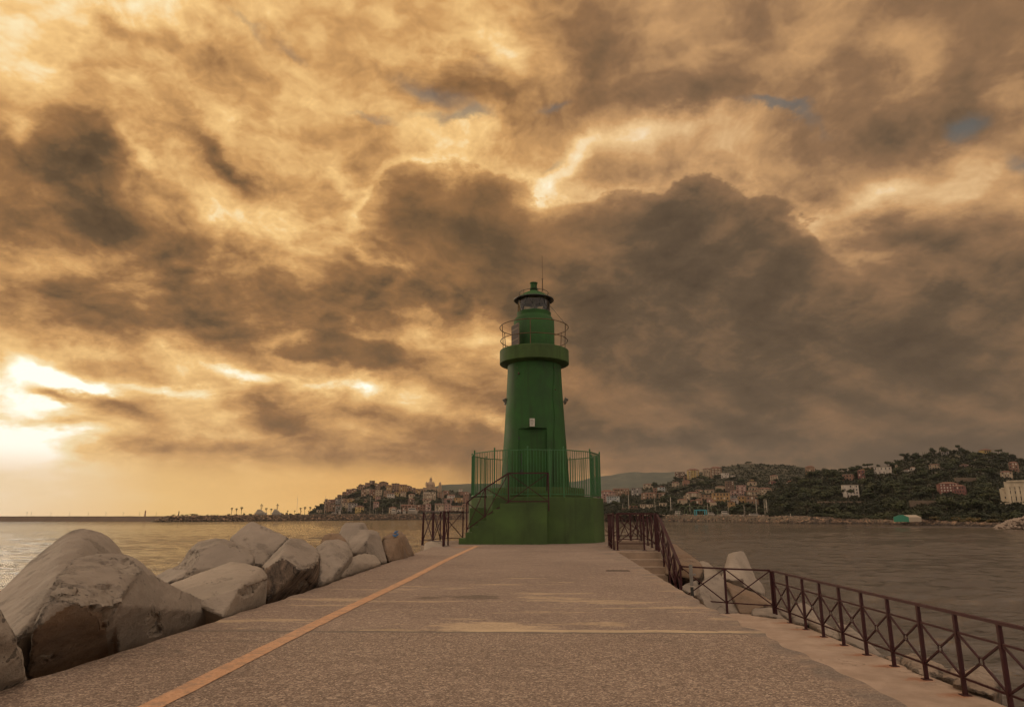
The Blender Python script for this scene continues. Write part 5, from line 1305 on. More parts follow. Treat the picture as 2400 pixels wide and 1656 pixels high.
# shore shrubs and trees
for i in range(62):
    u = rn.uniform(1890, 2410); vb = interp([(1900, 1212), (2100, 1219), (2400, 1226)], u) + rn.uniform(-4, .5)
    d = interp([(1900, 430), (2100, 300), (2400, 262)], u) + rn.uniform(0, 14); z = A(u, vb, d).z
    if 2092 < u < 2170: continue
    k = 'autumn' if (u > 2190 and rn.random() < .5) else 'bush'
    T(k, 'S', u, vb, vb - rn.uniform(5, 13), rn.uniform(16, 34), (d, z))
for i in range(22):
    u = rn.uniform(1700, 2400); d = interp([(1700, 520), (1900, 470), (2100, 330), (2400, 290)], u) + rn.uniform(0, 20); vb = interp([(1700, 1207), (1900, 1209), (2100, 1215), (2400, 1222)], u)
    T('round', 'C', u, vb, vb - rn.uniform(15, 27), rn.uniform(26, 42), (d, A(u, vb, d).z))
# middle hillside trees
for x, yb, yt, w in [(1360, 740, 650, 120), (1835, 700, 580, 155), (1330, 570, 520, 80), (1690, 262, 235, 60), (1660, 262, 242, 30), (1130, 420, 385, 90), (640, 520, 455, 60), (1560, 740, 690, 110), (1640, 740, 680, 120), (1700, 740, 690, 100), (200, 720, 660, 80), (90, 740, 680, 60), (290, 640, 570, 60), (540, 640, 595, 70), (730, 720, 600, 90), (860, 600, 520, 110),
                     (950, 560, 500, 120), (1060, 520, 470, 100), (1190, 520, 440, 120), (1250, 480, 420, 100), (780, 760, 690, 90), (880, 740, 690, 70), (400, 740, 680, 100), (820, 680, 600, 90), (1200, 740, 680, 60), (2130, 640, 560, 120), (2220, 600, 500, 120), (2050, 520, 470, 80), (2010, 700, 640, 90), (1850, 480, 430, 70), (1720, 440, 400, 80), (1500, 440, 400, 90), (1590, 480, 420, 90),
                     (2090, 700, 640, 120), (2240, 720, 640, 140), (1960, 470, 420, 60), (1440, 720, 650, 60), (930, 740, 700, 80), (1000, 745, 705, 70), (560, 720, 640, 70), (350, 700, 600, 70)]:
    u, vb = cM(x, yb); T('round', 'B', u, vb, cM(x, yt)[1], w / 4.626, mid_at, -6)
for x, yb, yt, w in [(780, 520, 435, 22), (640, 560, 458, 30), (255, 700, 560, 16), (275, 690, 570, 14), (1230, 700, 560, 0)]:
    if w: u, vb = cM(x, yb); T('cypress', 'B', u, vb, cM(x, yt)[1], w / 4.626, mid_at, -8)
for i in range(46):
    x = rn.uniform(620, 2400); y = rn.uniform(400, 800); u, v = cM(x, y)
    if v < interp(HB, u) + 4: continue
    if 1100 < x < 1980 and 500 < y < 740: continue
    h = rn.uniform(40, 70); T('round', 'B', u, v, v - h / 4.626, h * rn.uniform(1.1, 1.6) / 4.626, mid_at, -10)
# old town trees
for x, yb, yt, w in [(600, 390, 330, 110), (680, 370, 300, 110), (720, 350, 300, 80), (560, 400, 350, 80), (740, 480, 390, 110), (700, 500, 430, 110), (820, 520, 440, 110), (860, 480, 410, 90), (1020, 480, 400, 100), (1100, 500, 390, 120), (1180, 480, 380, 120), (1250, 460, 370, 110), (1320, 450, 360, 110), (1370, 430, 370, 80), (1060, 560, 440, 100), (1000, 590, 500, 90), (1140, 540, 450, 100), (1400, 350, 300, 80), (1450, 340, 305, 60),
                     (1495, 460, 360, 50), (1560, 480, 400, 50), (1590, 490, 420, 40), (1745, 560, 430, 90), (1790, 500, 390, 60), (1810, 470, 420, 60), (880, 225, 205, 60), (935, 210, 185, 40), (715, 230, 195, 36), (690, 260, 225, 40), (385, 400, 380, 20), (640, 590, 530, 60), (770, 600, 560, 60), (1040, 370, 300, 20), (1960, 470, 420, 60), (130, 540, 490, 60), (180, 500, 465, 60), (90, 580, 540, 60), (60, 600, 570, 50),
                     (1350, 330, 300, 40), (1240, 530, 470, 60), (1330, 520, 470, 60), (850, 560, 520, 60), (350, 580, 520, 50), (420, 590, 530, 50), (505, 590, 520, 50)]:
    u, vb = cT(x, yb); T('round', 'T', u, vb, cT(x, yt)[1], w / 5.93, town_at, -5)
# low scrub cover of the slopes: one mass
mb = MB()
def scrub(place, outline, u0, u1, n_, vlo, smin, smax):
    for i in range(n_):
        u = rn.uniform(u0, u1); v0 = vlo(u); v = rn.uniform(interp(outline, u), v0)
        d, z = place(u, v); p = ray_at(u, d, z); s_ = rn.uniform(smin, smax)
        for k in range(3):
            c = p + Vector((rn.uniform(-1, 1) * s_, rn.uniform(-1, 1) * s_, rn.uniform(.1, .9) * s_))
            a = Vector((rn.uniform(-1, 1), rn.uniform(-1, 1), rn.uniform(-.3, 1))).normalized(); t1 = a.orthogonal().normalized() * s_ * rn.uniform(.4, .9); t2 = a.cross(t1).normalized() * s_ * rn.uniform(.4, .9)
            mb.add([c - t1, c + t2, c + t1, c - t2], [(0, 1, 2, 3)])
scrub(right_at, HC, 1800, 2500, 13000, lambda u: interp([(1800, 1207), (1900, 1209), (2100, 1214), (2400, 1222)], u), .6, 1.7)
scrub(mid_at, HB, 1400, 2100, 9000, lambda u: 1206, .8, 2.0)
scrub(town_at, OT, 725, 1180, 3500, lambda u: 1203, 1.0, 2.4)
M_SCR = mat_land('scrub_leaves', [(.008, .011, .003, 1), (.016, .020, .006, 1), (.034, .032, .012, 1)], .03)
tag(mb.obj('hillside_scrub', M_SCR), 'dense dark scrub and undergrowth covering the hillsides', kind='stuff')
# ------------------------------------------------------------------ houses
WALLS = {'tan': (.30, .19, .12), 'ochre': (.40, .25, .11), 'cream': (.44, .34, .23), 'white': (.55, .48, .40), 'pink': (.38, .235, .19), 'rust': (.27, .15, .10), 'grey': (.27, .24, .21), 'brown': (.19, .12, .08), 'red': (.23, .10, .08), 'blue': (.38, .40, .38), 'yellow': (.46, .33, .13)}
def mat_wall(n_, c):
    m, b, p = new_mat(n_ + '_render_wall'); g = geo_pos(b)
    st = b.noise(b.vmath('MULTIPLY', g, (1, 1, .3)), .35, 5, .65)
    cc = b.mix(b.mapr(st, .35, .7), tuple(x * 1.08 for x in c) + (1,), tuple(x * .68 for x in c) + (1,))
    b.set(p.inputs['Base Color'], cc); p.inputs['Roughness'].default_value = .9
    return m
MW = {k: mat_wall(k, tuple(x * .8 for x in c)) for k, c in WALLS.items()}
M_TILE = mat_plain('terracotta_tiles', (.14, .065, .042, 1), .9); M_TILE2 = mat_plain('old_brown_tiles', (.11, .06, .038, 1), .9); M_FLAT = mat_plain('flat_roof', (.22, .17, .13, 1), .9)
M_WIN = mat_plain('dark_window', (.012, .010, .009, 1), .25); M_SHUT = mat_plain('pale_shutters', (.50, .44, .36, 1), .6); M_BALC = mat_plain('balcony_slab', (.45, .36, .26, 1), .8)
def unit_box(name, mat):
    me = MB().box(-.5, .5, -.5, .5, -.5, .5).mesh(name); me.materials.append(mat); return me
UB_WIN = unit_box('window', M_WIN); UB_SHUT = unit_box('window_pale', M_SHUT); UB_BAL = unit_box('balcony', M_BALC)
WALL_ME = {k: unit_box('wall_' + k, m) for k, m in MW.items()}
def roof_mesh(kind, mat):
    if kind == 'hip': v = [(-.54, -.54, 0), (.54, -.54, 0), (.54, .54, 0), (-.54, .54, 0), (-.22, 0, 1), (.22, 0, 1)]; f = [(0, 1, 5, 4), (1, 2, 5), (2, 3, 4, 5), (3, 0, 4), (3, 2, 1, 0)]
    elif kind == 'gable': v = [(-.53, -.56, 0), (.53, -.56, 0), (.53, .56, 0), (-.53, .56, 0), (-.53, 0, 1), (.53, 0, 1)]; f = [(0, 1, 5, 4), (1, 2, 5), (2, 3, 4, 5), (3, 0, 4), (3, 2, 1, 0)]
    elif kind == 'gablef': v = [(-.55, -.53, 0), (.55, -.53, 0), (.55, .53, 0), (-.55, .53, 0), (0, -.53, 1), (0, .53, 1)]; f = [(0, 1, 4), (1, 2, 5, 4), (2, 3, 5), (3, 0, 4, 5), (3, 2, 1, 0)]
    else: v = [(-.52, -.52, 0), (.52, -.52, 0), (.52, .52, 0), (-.52, .52, 0), (-.52, -.52, 1), (.52, -.52, 1), (.52, .52, 1), (-.52, .52, 1)]; f = [(0, 3, 2, 1), (4, 5, 6, 7), (0, 1, 5, 4), (1, 2, 6, 5), (2, 3, 7, 6), (3, 0, 4, 7)]
    me = bpy.data.meshes.new('roof'); me.from_pydata(v, [], f); me.materials.append(mat); return me
RF = {(k, n_): roof_mesh(k, m) for k in ('hip', 'gable', 'gablef', 'flat') for n_, m in (('t', M_TILE), ('b', M_TILE2), ('f', M_FLAT))}
hrn = random.Random(31)
COLN = {'tan': 'tan', 'ochre': 'ochre', 'cream': 'cream', 'white': 'white', 'pink': 'pink', 'rust': 'rust-coloured', 'grey': 'grey', 'brown': 'brown', 'red': 'dark red', 'blue': 'pale blue-grey', 'yellow': 'yellow'}
def place_part(name, me, par, loc, scale):
    o = link(name, me, par); o.location = loc; o.scale = scale; return o
def house(u0, u1, vt, vb, colr, roof, place, label, group, name='house', cat='house', win=None, dd=0, depth=None, rz=None, balc=False):
    uc = (u0 + u1) / 2; d, z = place(uc, vb) if callable(place) else place
    d += dd; w = (u1 - u0) / 1646 * d; z0 = min(z, A(uc, vb, d).z); ztop = A(uc, vt, d).z; H = ztop - z0
    rk = roof[:-1]; rm = roof[-1]
    rh = {'hip': min(.15 * w, .17 * H), 'gable': min(.14 * w, .16 * H), 'gablef': min(.18 * w, .22 * H), 'flat': .35}[rk]
    hw_ = H - rh; dp = depth or w * hrn.uniform(.7, 1.0); p = ray_at(uc, d + dp / 2, z0)
    az_ = atan2(p.x, p.y)
    e = empty(name, p, label, cat, group, -az_ + (rz if rz is not None else hrn.uniform(-.22, .22)))
    w *= .96 * cos(az_)
    place_part('wall', WALL_ME[colr], e, (0, 0, hw_ / 2 - 1.5), (w, dp, hw_ + 3))
    place_part('roof', RF[(rk, rm)], e, (0, 0, hw_), (w, dp, rh))
    if win is None: win = (max(1, min(5, int(round(w / 4.2)))), max(1, min(4, int(round(hw_ / 3.4)))))
    nx, nz = win
    for i in range(nx):
        for j in range(nz):
            if hrn.random() < .08: continue
            x = (-.5 + (i + .5) / nx) * w * .92; zz = (j + .55) / nz * hw_
            ww = min(1.3, w / nx * .38); wh = min(1.9, hw_ / nz * .52)
            place_part('window', UB_WIN if hrn.random() < .8 else UB_SHUT, e, (x, -dp / 2 - .02, zz), (ww, .12, wh))
    if balc:
        for j in range(nz):
            for k in balc: place_part('balcony', UB_BAL, e, (k * w, -dp / 2 - .5, (j + .25) / nz * hw_), (w * .17, 1.0, .9))
    return e
ORD = ['first', 'second', 'third', 'fourth', 'fifth', 'sixth', 'seventh', 'eighth', 'ninth', 'tenth', 'eleventh', 'twelfth', 'thirteenth', 'fourteenth', 'fifteenth', 'sixteenth', 'seventeenth', 'eighteenth', 'nineteenth', 'twentieth']
ROOFW = {'t': 'terracotta-roofed', 'b': 'brown-roofed', 'f': 'flat-roofed'}
def row(lst, cf, place, where, group, **k):
    lst = sorted(lst, key=lambda q_: q_[0] + q_[1])
    from collections import Counter
    cn = Counter((q_[4], q_[5][-1]) for q_ in lst); seen = Counter()
    for q_ in lst:
        x0, x1, yt, yb, colr, roof = q_[:6]; kw = dict(k); kw.update(q_[6] if len(q_) > 6 else {})
        key = (colr, roof[-1]); seen[key] += 1
        od = '' if cn[key] == 1 else ORD[seen[key] - 1] + ' from the left of the '
        base = f"{ROOFW[roof[-1]]} {COLN[colr]} house"
        lab = f"{base} in {where}" if not od else f"{od.split(' ')[0]} {base} from the left in {where}"
        u0, vt = cf(x0, yt); u1, vb = cf(x1, yb); house(u0, u1, vt, vb, colr, roof, place, lab, group, **kw)
OTG = 'houses of the old hill town'
row([(470, 530, 305, 370, 'tan', 'hipb'), (525, 600, 268, 350, 'rust', 'gableb'), (595, 668, 258, 340, 'tan', 'hipb'), (690, 790, 205, 275, 'tan', 'hipb'), (785, 850, 180, 250, 'tan', 'gableb'), (842, 920, 152, 225, 'brown', 'flatb'), (935, 1000, 192, 280, 'tan', 'hipb'), (985, 1105, 160, 240, 'tan', 'gablefb'),
     (1085, 1160, 208, 310, 'ochre', 'hipb'), (1155, 1265, 190, 300, 'tan', 'flatb'), (1200, 1240, 186, 240, 'tan', 'hipb'), (1262, 1372, 203, 340, 'ochre', 'gablet'), (1362, 1440, 220, 310, 'tan', 'gablefb'), (1436, 1500, 248, 335, 'tan', 'hipb'), (1490, 1565, 262, 345, 'ochre', 'hipb')], cT, town_at, 'the top row of the old town', OTG)
row([(400, 466, 345, 410, 'brown', 'hipb'), (530, 592, 325, 385, 'pink', 'hipt'), (735, 800, 270, 375, 'tan', 'hipb'), (798, 852, 262, 345, 'cream', 'hipb'), (850, 925, 272, 365, 'rust', 'gableb'), (932, 1028, 278, 378, 'cream', 'flatb'), (1052, 1130, 285, 390, 'tan', 'hipb'), (1100, 1202, 322, 402, 'white', 'gablet'),
     (1198, 1266, 303, 372, 'yellow', 'hipt'), (1285, 1362, 298, 388, 'cream', 'hipb'), (1880, 1962, 288, 360, 'rust', 'hipt'), (2098, 2172, 298, 362, 'rust', 'hipb'), (2168, 2245, 305, 402, 'rust', 'hipt'), (1800, 1892, 318, 405, 'tan', 'flatb'), (2100, 2150, 265, 300, 'white', 'hipt')], cT, town_at, 'the second row of the old town', OTG)
row([(283, 384, 412, 485, 'rust', 'gablet'), (382, 458, 405, 492, 'grey', 'flatb'), (465, 552, 398, 470, 'tan', 'hipb'), (548, 645, 395, 465, 'ochre', 'hipb'), (765, 862, 412, 455, 'tan', 'hipb'), (908, 942, 355, 415, 'ochre', 'hipb'), (1400, 1482, 332, 445, 'cream', 'hipt'), (1945, 2040, 345, 445, 'white', 'gablet'), (2038, 2162, 388, 465, 'ochre', 'flatb'), (1898, 2002, 398, 475, 'pink', 'gablet'), (940, 1010, 365, 430, 'pink', 'hipb'),
     (2160, 2240, 380, 470, 'rust', 'hipb'), (1395, 1480, 400, 480, 'brown', 'hipt')], cT, town_at, 'the middle rows of the old town', OTG)
row([(228, 278, 405, 600, 'tan', 'hipb'), (278, 382, 478, 600, 'tan', 'gableb'), (478, 572, 455, 592, 'cream', 'flatb'), (560, 692, 462, 592, 'grey', 'flatb'), (665, 785, 500, 602, 'yellow', 'hipt'), (912, 992, 445, 545, 'pink', 'gablet'), (1135, 1242, 515, 602, 'cream', 'hipt'), (1298, 1472, 482, 592, 'rust', 'gablet'), (1470, 1640, 485, 592, 'rust', 'flatb'), (1595, 1722, 408, 485, 'cream', 'gablet'), (1640, 1720, 470, 590, 'pink', 'hipt'), (1768, 1902, 468, 592, 'cream', 'gableb'),
     (2000, 2152, 500, 592, 'cream', 'gablet'), (1240, 1302, 548, 598, 'white', 'flatb'), (1400, 1535, 555, 602, 'cream', 'flatb'), (128, 202, 558, 602, 'cream', 'flatb'), (380, 470, 490, 600, 'grey', 'hipb'), (1900, 2000, 470, 590, 'pink', 'hipb'), (2150, 2240, 470, 590, 'tan', 'hipt')], cT, town_at, 'the waterfront row of the old town', OTG)
u0, vt = cT(1595, 308); u1, vb = cT(1785, 415)
house(u0, u1, vt, vb, 'cream', 'flatf', town_at, 'wide cream apartment block with rows of windows below the domed church', OTG, 'apartment_block', 'apartment block', win=(7, 4), rz=0)
# domed church above the old town
cu, cv = cT(1690, 300); d, z = town_at(cu, cv); d += 14; cb = ray_at(cu, d, z)
def s_t(px): return px / 5.93 / 1646 * d
def z_t(y): return A(cu, cT(0, y)[1], d).z
M_STONE = mat_wall('church_stone', (.33, .235, .15)); 
ch = empty('domed_church', cb, 'domed church with lantern spire towering over the old town', 'church')
X = lambda x: cb.x + (x - 1690) / 5.93 / 1646 * d
mb = MB(); mb.box(X(1555), X(1825), d, d + 30, z - 4, z_t(262)); mb.box(X(1600), X(1780), d - 2, d + 20, z - 4, z_t(248)); mb.obj('nave', M_STONE, ch)
mb = MB(); mb.lathe([(s_t(62), z_t(262)), (s_t(62), z_t(200)), (s_t(52), z_t(190)), (s_t(45), z_t(172)), (s_t(30), z_t(165))], 12, (cb.x, d + 12, 0)); mb.obj('drum', M_STONE, ch)
for sg in (-1, 1):
    mb = MB(); mb.lathe([(s_t(14), z_t(230)), (s_t(14), z_t(180)), (s_t(2), z_t(165))], 8, (cb.x + sg * s_t(50), d + 4, 0)); mb.obj('turret', M_STONE, ch)
mb = MB(); mb.lathe([(s_t(26), z_t(172)), (s_t(20), z_t(160)), (s_t(18), z_t(128)), (s_t(22), z_t(126)), (s_t(18), z_t(118)), (s_t(8), z_t(108)), (s_t(3), z_t(104)), (s_t(2.5), z_t(84))], 12, (cb.x, d + 12, 0)); mb.obj('lantern_spire', M_STONE, ch)
mb = MB(); mb.box(X(1812), X(1850), d + 2, d + 10, z - 3, z_t(212)); mb.lathe([(s_t(17), z_t(212)), (s_t(17), z_t(190)), (s_t(12), z_t(178)), (s_t(2), z_t(165))], 8, (X(1831), d + 6, 0)); mb.obj('bell_tower', M_STONE, ch)
for x in (1585, 1625, 1755, 1790): MB().box(X(x) - .6, X(x) + .6, d - .1 - (2 if 1600 < x < 1780 else 0), d + .3 - (2 if 1600 < x < 1780 else 0), z_t(300), z_t(280)).obj('window', M_WIN, ch)

# right bank: middle hillside
MG = 'houses of the middle hillside'
row([(1475, 1530, 385, 412, 'white', 'flatf', dict(win=(4, 1))), (1370, 1462, 358, 415, 'white', 'flatf', dict(win=(4, 2))), (1912, 1996, 380, 450, 'cream', 'hipt', dict(win=(3, 3))), (830, 910, 455, 508, 'cream', 'hipt'), (945, 1022, 435, 495, 'rust', 'hipt'), (510, 620, 473, 530, 'cream', 'hipt', dict(win=(4, 2))), (1890, 1972, 445, 488, 'red', 'hipt'),
     (1655, 1755, 450, 497, 'cream', 'hipt'), (2068, 2132, 460, 502, 'white', 'hipb'), (960, 1000, 395, 430, 'rust', 'hipb'), (2100, 2150, 440, 475, 'rust', 'hipt')], cM, mid_at, 'the upper row of the middle hillside', MG)
row([(1310, 1408, 498, 545, 'cream', 'hipt'), (1532, 1636, 488, 575, 'pink', 'flatb', dict(win=(4, 4))), (1660, 1772, 508, 555, 'cream', 'hipt'), (1758, 1926, 515, 605, 'cream', 'hipt', dict(win=(6, 4))), (1075, 1160, 538, 568, 'tan', 'hipt'), (1183, 1282, 538, 582, 'cream', 'gablet'), (180, 352, 523, 605, 'tan', 'gablet'), (40, 190, 540, 685, 'pink', 'hipt', dict(win=(4, 5))), (375, 492, 520, 605, 'grey', 'flatf', dict(win=(4, 3))),
     (672, 745, 500, 565, 'blue', 'gableft'), (1996, 2040, 515, 556, 'yellow', 'hipb')], cM, mid_at, 'the middle row of the middle hillside', MG)
row([(1458, 1612, 543, 605, 'pink', 'hipt', dict(win=(5, 2))), (1636, 1760, 550, 605, 'cream', 'gablet'), (980, 1136, 560, 655, 'cream', 'hipt', dict(win=(5, 4))), (485, 650, 568, 642, 'tan', 'hipt'), (675, 746, 572, 642, 'tan', 'gableb'), (105, 250, 590, 692, 'blue', 'gablef' + 'f', dict(win=(5, 4))), (1130, 1272, 592, 660, 'tan', 'flatb'), (1450, 1540, 598, 662, 'grey', 'flatb'), (1540, 1626, 600, 692, 'ochre', 'hipb'),
     (1910, 1976, 588, 672, 'cream', 'hipb'), (950, 1000, 598, 655, 'cream', 'hipb'), (620, 660, 520, 600, 'rust', 'flatb')], cM, mid_at, 'the lower row of the middle hillside', MG)
row([(880, 986, 638, 705, 'cream', 'hipt'), (1015, 1076, 650, 710, 'red', 'hipt'), (1070, 1152, 638, 708, 'tan', 'hipt'), (1200, 1264, 638, 722, 'pink', 'gablet'), (1228, 1302, 668, 724, 'cream', 'hipt'), (1460, 1540, 642, 702, 'white', 'gablet'), (1625, 1762, 606, 705, 'tan', 'flatb', dict(win=(3, 2))), (1420, 1502, 662, 745, 'ochre', 'gableft'), (465, 612, 698, 752, 'cream', 'flatf', dict(win=(6, 2))), (678, 758, 683, 728, 'cream', 'flatf'),
     (245, 462, 742, 765, 'tan', 'gablet', dict(win=(6, 1))), (350, 440, 710, 745, 'rust', 'hipt')], cM, mid_at, 'the waterfront row of the middle hillside', MG)
for (a, b_, c_, d_, colr, wn, lab, bal) in [
    (865, 975, 348, 425, 'brown', (4, 4), 'brown apartment block, leftmost of the big blocks on the skyline', (-.25, .25)),
    (1000, 1130, 310, 425, 'yellow', (4, 6), 'yellowish sunlit apartment block with balconies on the skyline', (-.3, .32)),
    (1172, 1258, 303, 408, 'cream', (4, 6), 'cream apartment block on the skyline, left half of the joined pair', (-.2, .25)),
    (1256, 1382, 288, 408, 'tan', (5, 6), 'tan apartment block on the skyline, taller right half of the joined pair', (-.3, 0, .3)),
    (1408, 1506, 448, 565, 'brown', (4, 6), 'dark brown apartment tower in the middle of the hillside', None),
    (1255, 1448, 572, 695, 'ochre', (5, 3), 'large ochre block with a broad blank wall above the marina', None)]:
    u0, vt = cM(a, c_); u1, vb = cM(b_, d_); house(u0, u1, vt, vb, colr, 'hipt' if lab.startswith(('yell', 'tan', 'cream')) else 'flatf', mid_at, lab, 'apartment blocks on the hillside', 'apartment_block', 'apartment block', win=wn, balc=bal, rz=0.06)
u0, vt = cM(1685, 428); u1, vb = cM(1730, 455)
house(u0, u1, vt, vb, 'yellow', 'hipt', mid_at, 'small yellow villa with turret standing above its cream neighbour', MG, win=(2, 1), dd=6)
u0, vt = cM(1960, 655); u1, vb = cM(2220, 722)
house(u0, u1, vt, vb, 'tan', 'flatf', mid_at, 'long tan terrace wall with trees in front, right of the waterfront houses', None, 'terrace_wall', 'wall', win=(0, 0), depth=3)

# wooded hill villas
VG = 'villas on the wooded hill'
def villa(x0, x1, yt, yb, colr, roof, lab, **k):
    u0, vt = cR(x0, yt); u1, vb = cR(x1, yb); return house(u0, u1, vt, vb, colr, roof, right_at, lab, VG, **k)
villa(370, 548, 532, 672, 'white', 'flatf', 'white villa with yellow attic storey behind a tall umbrella pine', win=(5, 4), rz=.1)
pv = villa(1420, 1640, 498, 640, 'red', 'hipt', 'large dark red villa with pale shutters and tiled roof', win=(6, 4), rz=.12, name='villa', cat='villa')
for c_ in list(pv.children):
    if c_.name.startswith('window'): c_.data = UB_SHUT
villa(1600, 1722, 530, 668, 'red', 'hipt', 'lower right wing of the large dark red villa', win=(4, 3), name='villa', cat='villa', dd=3)
villa(1355, 1482, 305, 365, 'cream', 'hipt', 'cream villa with tiled roof high on the wooded slope', win=(4, 2))
villa(1700, 1792, 308, 346, 'pink', 'hipt', 'small pink roofline half hidden in the trees below the summit', win=(3, 1))
villa(2130, 2262, 380, 475, 'cream', 'hipt', 'cream house with tiled roof above the white palazzo', win=(4, 3))
villa(2240, 2345, 278, 392, 'rust', 'hipt', 'rust-coloured house with tiled roof at the right edge of the photo', win=(3, 3))
villa(1515, 1602, 170, 216, 'grey', 'flatf', 'grey building just below the ridge cypresses', win=(3, 1))
villa(745, 942, 335, 425, 'white', 'flatf', 'long white building row on the left shoulder of the wooded hill', win=(8, 2), rz=0)
villa(618, 742, 345, 412, 'ochre', 'hipt', 'ochre house left of the long white row', win=(3, 2))
villa(400, 512, 418, 492, 'rust', 'flatf', 'brick-coloured house under the pines at the left shoulder', win=(3, 2))
villa(565, 642, 368, 480, 'red', 'hipt', 'narrow dark red house left of the ochre one', win=(2, 3))
villa(310, 392, 418, 470, 'cream', 'hipb', 'small cream house left of the brick-coloured one', win=(2, 2))
villa(1075, 1142, 358, 412, 'grey', 'gablef' + 'b', 'small grey gabled house right of the long white row', win=(2, 2))
villa(1150, 1212, 338, 385, 'white', 'hipt', 'small white house with tiled roof above the grey gabled one', win=(2, 1))
villa(-5, 96, 325, 368, 'tan', 'hipt', 'long tan house with tiled roof on the saddle between the hills', win=(5, 1)) 
villa(985, 1012, 318, 372, 'cream', 'flatf', 'narrow cream tower house beside the long white row', win=(1, 3))
villa(1230, 1275, 598, 662, 'tan', 'flatf', 'small tan farm building among the trees above the shore', win=(1, 1))
villa(870, 935, 708, 742, 'white', 'flatf', 'tiny white hut behind the retaining wall', win=(1, 1))
villa(20, 78, 490, 530, 'cream', 'flatf', 'small cream house on the saddle slope', win=(2, 1))
# pavilion on the summit
u, vb = cR(2028, 182); d, z = right_at(u, vb); b0 = ray_at(u, d, z); k_ = 1 / 4.626 / 1646 * d
e = empty('pavilion', b0, 'yellow square pavilion with a wide red pyramid roof on the wooded summit', 'pavilion')
zt1 = A(u, cR(0, 158)[1], d).z; zt2 = A(u, cR(0, 138)[1], d).z
MB().box(b0.x - 42 * k_, b0.x + 42 * k_, d, d + 80 * k_, z - 2, zt1).obj('wall', MW['yellow'], e)
mb = MB(); cy_ = d + 40 * k_; r = 52 * k_; mb.add([(b0.x - r, cy_ - r, zt1), (b0.x + r, cy_ - r, zt1), (b0.x + r, cy_ + r, zt1), (b0.x - r, cy_ + r, zt1), (b0.x, cy_, zt2)], [(0, 1, 4), (1, 2, 4), (2, 3, 4), (3, 0, 4), (3, 2, 1, 0)]); mb.obj('roof', M_TILE, e)
for x in (-22, 0, 22): MB().box(b0.x + (x - 6) * k_, b0.x + (x + 6) * k_, d - .1, d + .2, z + (zt1 - z) * .3, z + (zt1 - z) * .8).obj('window', M_WIN, e)
# white palazzo at the right edge
u, vb = cR(2200, 742); d = right_at(u, vb)[0] - 4; k_ = 1 / 4.626 / 1646 * d
def xz(x, y): return A(cR(x, y)[0], cR(x, y)[1], d)
M_PAL = mat_wall('palazzo_render', (.48, .40, .28)); b0 = xz(2200, 742)
e = empty('palazzo', (b0.x, d, b0.z), 'large cream palazzo with pilasters and tall windows at the right edge', 'palazzo')
def pbox(x0, x1, y0, y1, f0, f1, nm, m, par=e):
    a, b_ = xz(x0, y1), xz(x1, y0); return MB().box(a.x, b_.x, d + f0, d + f1, a.z, b_.z).obj(nm, m, par)
pbox(2132, 2560, 500, 760, 0, 22, 'wall', M_PAL); pbox(2124, 2568, 486, 505, -.6, 22.6, 'cornice', M_PAL); pbox(2128, 2564, 545, 556, -.4, 22.3, 'cornice', M_PAL)
pbox(2072, 2130, 575, 760, 1.5, 22, 'side_wing', M_PAL); pbox(2064, 2131, 562, 578, 1.0, 22.5, 'cornice', M_PAL)
for i in range(9):
    x = 2172 + i * 53
    for (y0, y1) in ((562, 585), (600, 632), (658, 705)): pbox(x - 11, x + 11, y0, y1, -.05, .2, 'window', M_WIN)
    pbox(x + 20, x + 32, 558, 735, -.5, 0, 'pilaster', M_PAL)
pbox(2182, 2204, 680, 728, -.12, -.05, 'door', M_WIN); pbox(2143, 2154, 558, 735, -.5, 0, 'pilaster', M_PAL)
for y0, y1 in ((605, 628), (660, 682)): pbox(2106, 2120, y0, y1, 1.42, 1.6, 'window', M_WIN)
pbox(2000, 2600, 728, 775, -6, -3, 'garden_wall', M_PAL)
azp = atan2(b0.x, d); e.rotation_euler = (0, 0, -azp); e.scale = (cos(azp), 1, 1)
# retaining walls
def wall_px(x0, x1, y0, y1, lab, mat=None, nm='retaining_wall'):
    u0, vt = cR(x0, y0); u1, vb = cR(x1, y1); d, z = right_at((u0 + u1) / 2, vb); a, b_ = A(u0, vb, d - 3), A(u1, vt, d - 3)
    mb = MB(); n_ = 12
    for i in range(n_): 
        t0, t1 = i / n_, (i + 1) / n_; mb.box(a.x + (b_.x - a.x) * t0, a.x + (b_.x - a.x) * t1 - .002, d - 3, d - 2, a.z - 1, b_.z + .3 * mnoise.noise(Vector((i * .7, 0, 0))))
    tag(mb.obj(nm, mat or M_STW), lab, 'wall')
M_STW = mat_concrete('wall_stone', (.17, .125, .085, 1), pits=0, stain=.6, scale=.15)
wall_px(80, 800, 712, 738, 'long low stone retaining wall running above the shore trees')
wall_px(1080, 1400, 704, 758, 'tall stone retaining wall below the dark red villa')
wall_px(1570, 1822, 458, 500, 'grey stone terrace wall in the trees above the dark red villa')
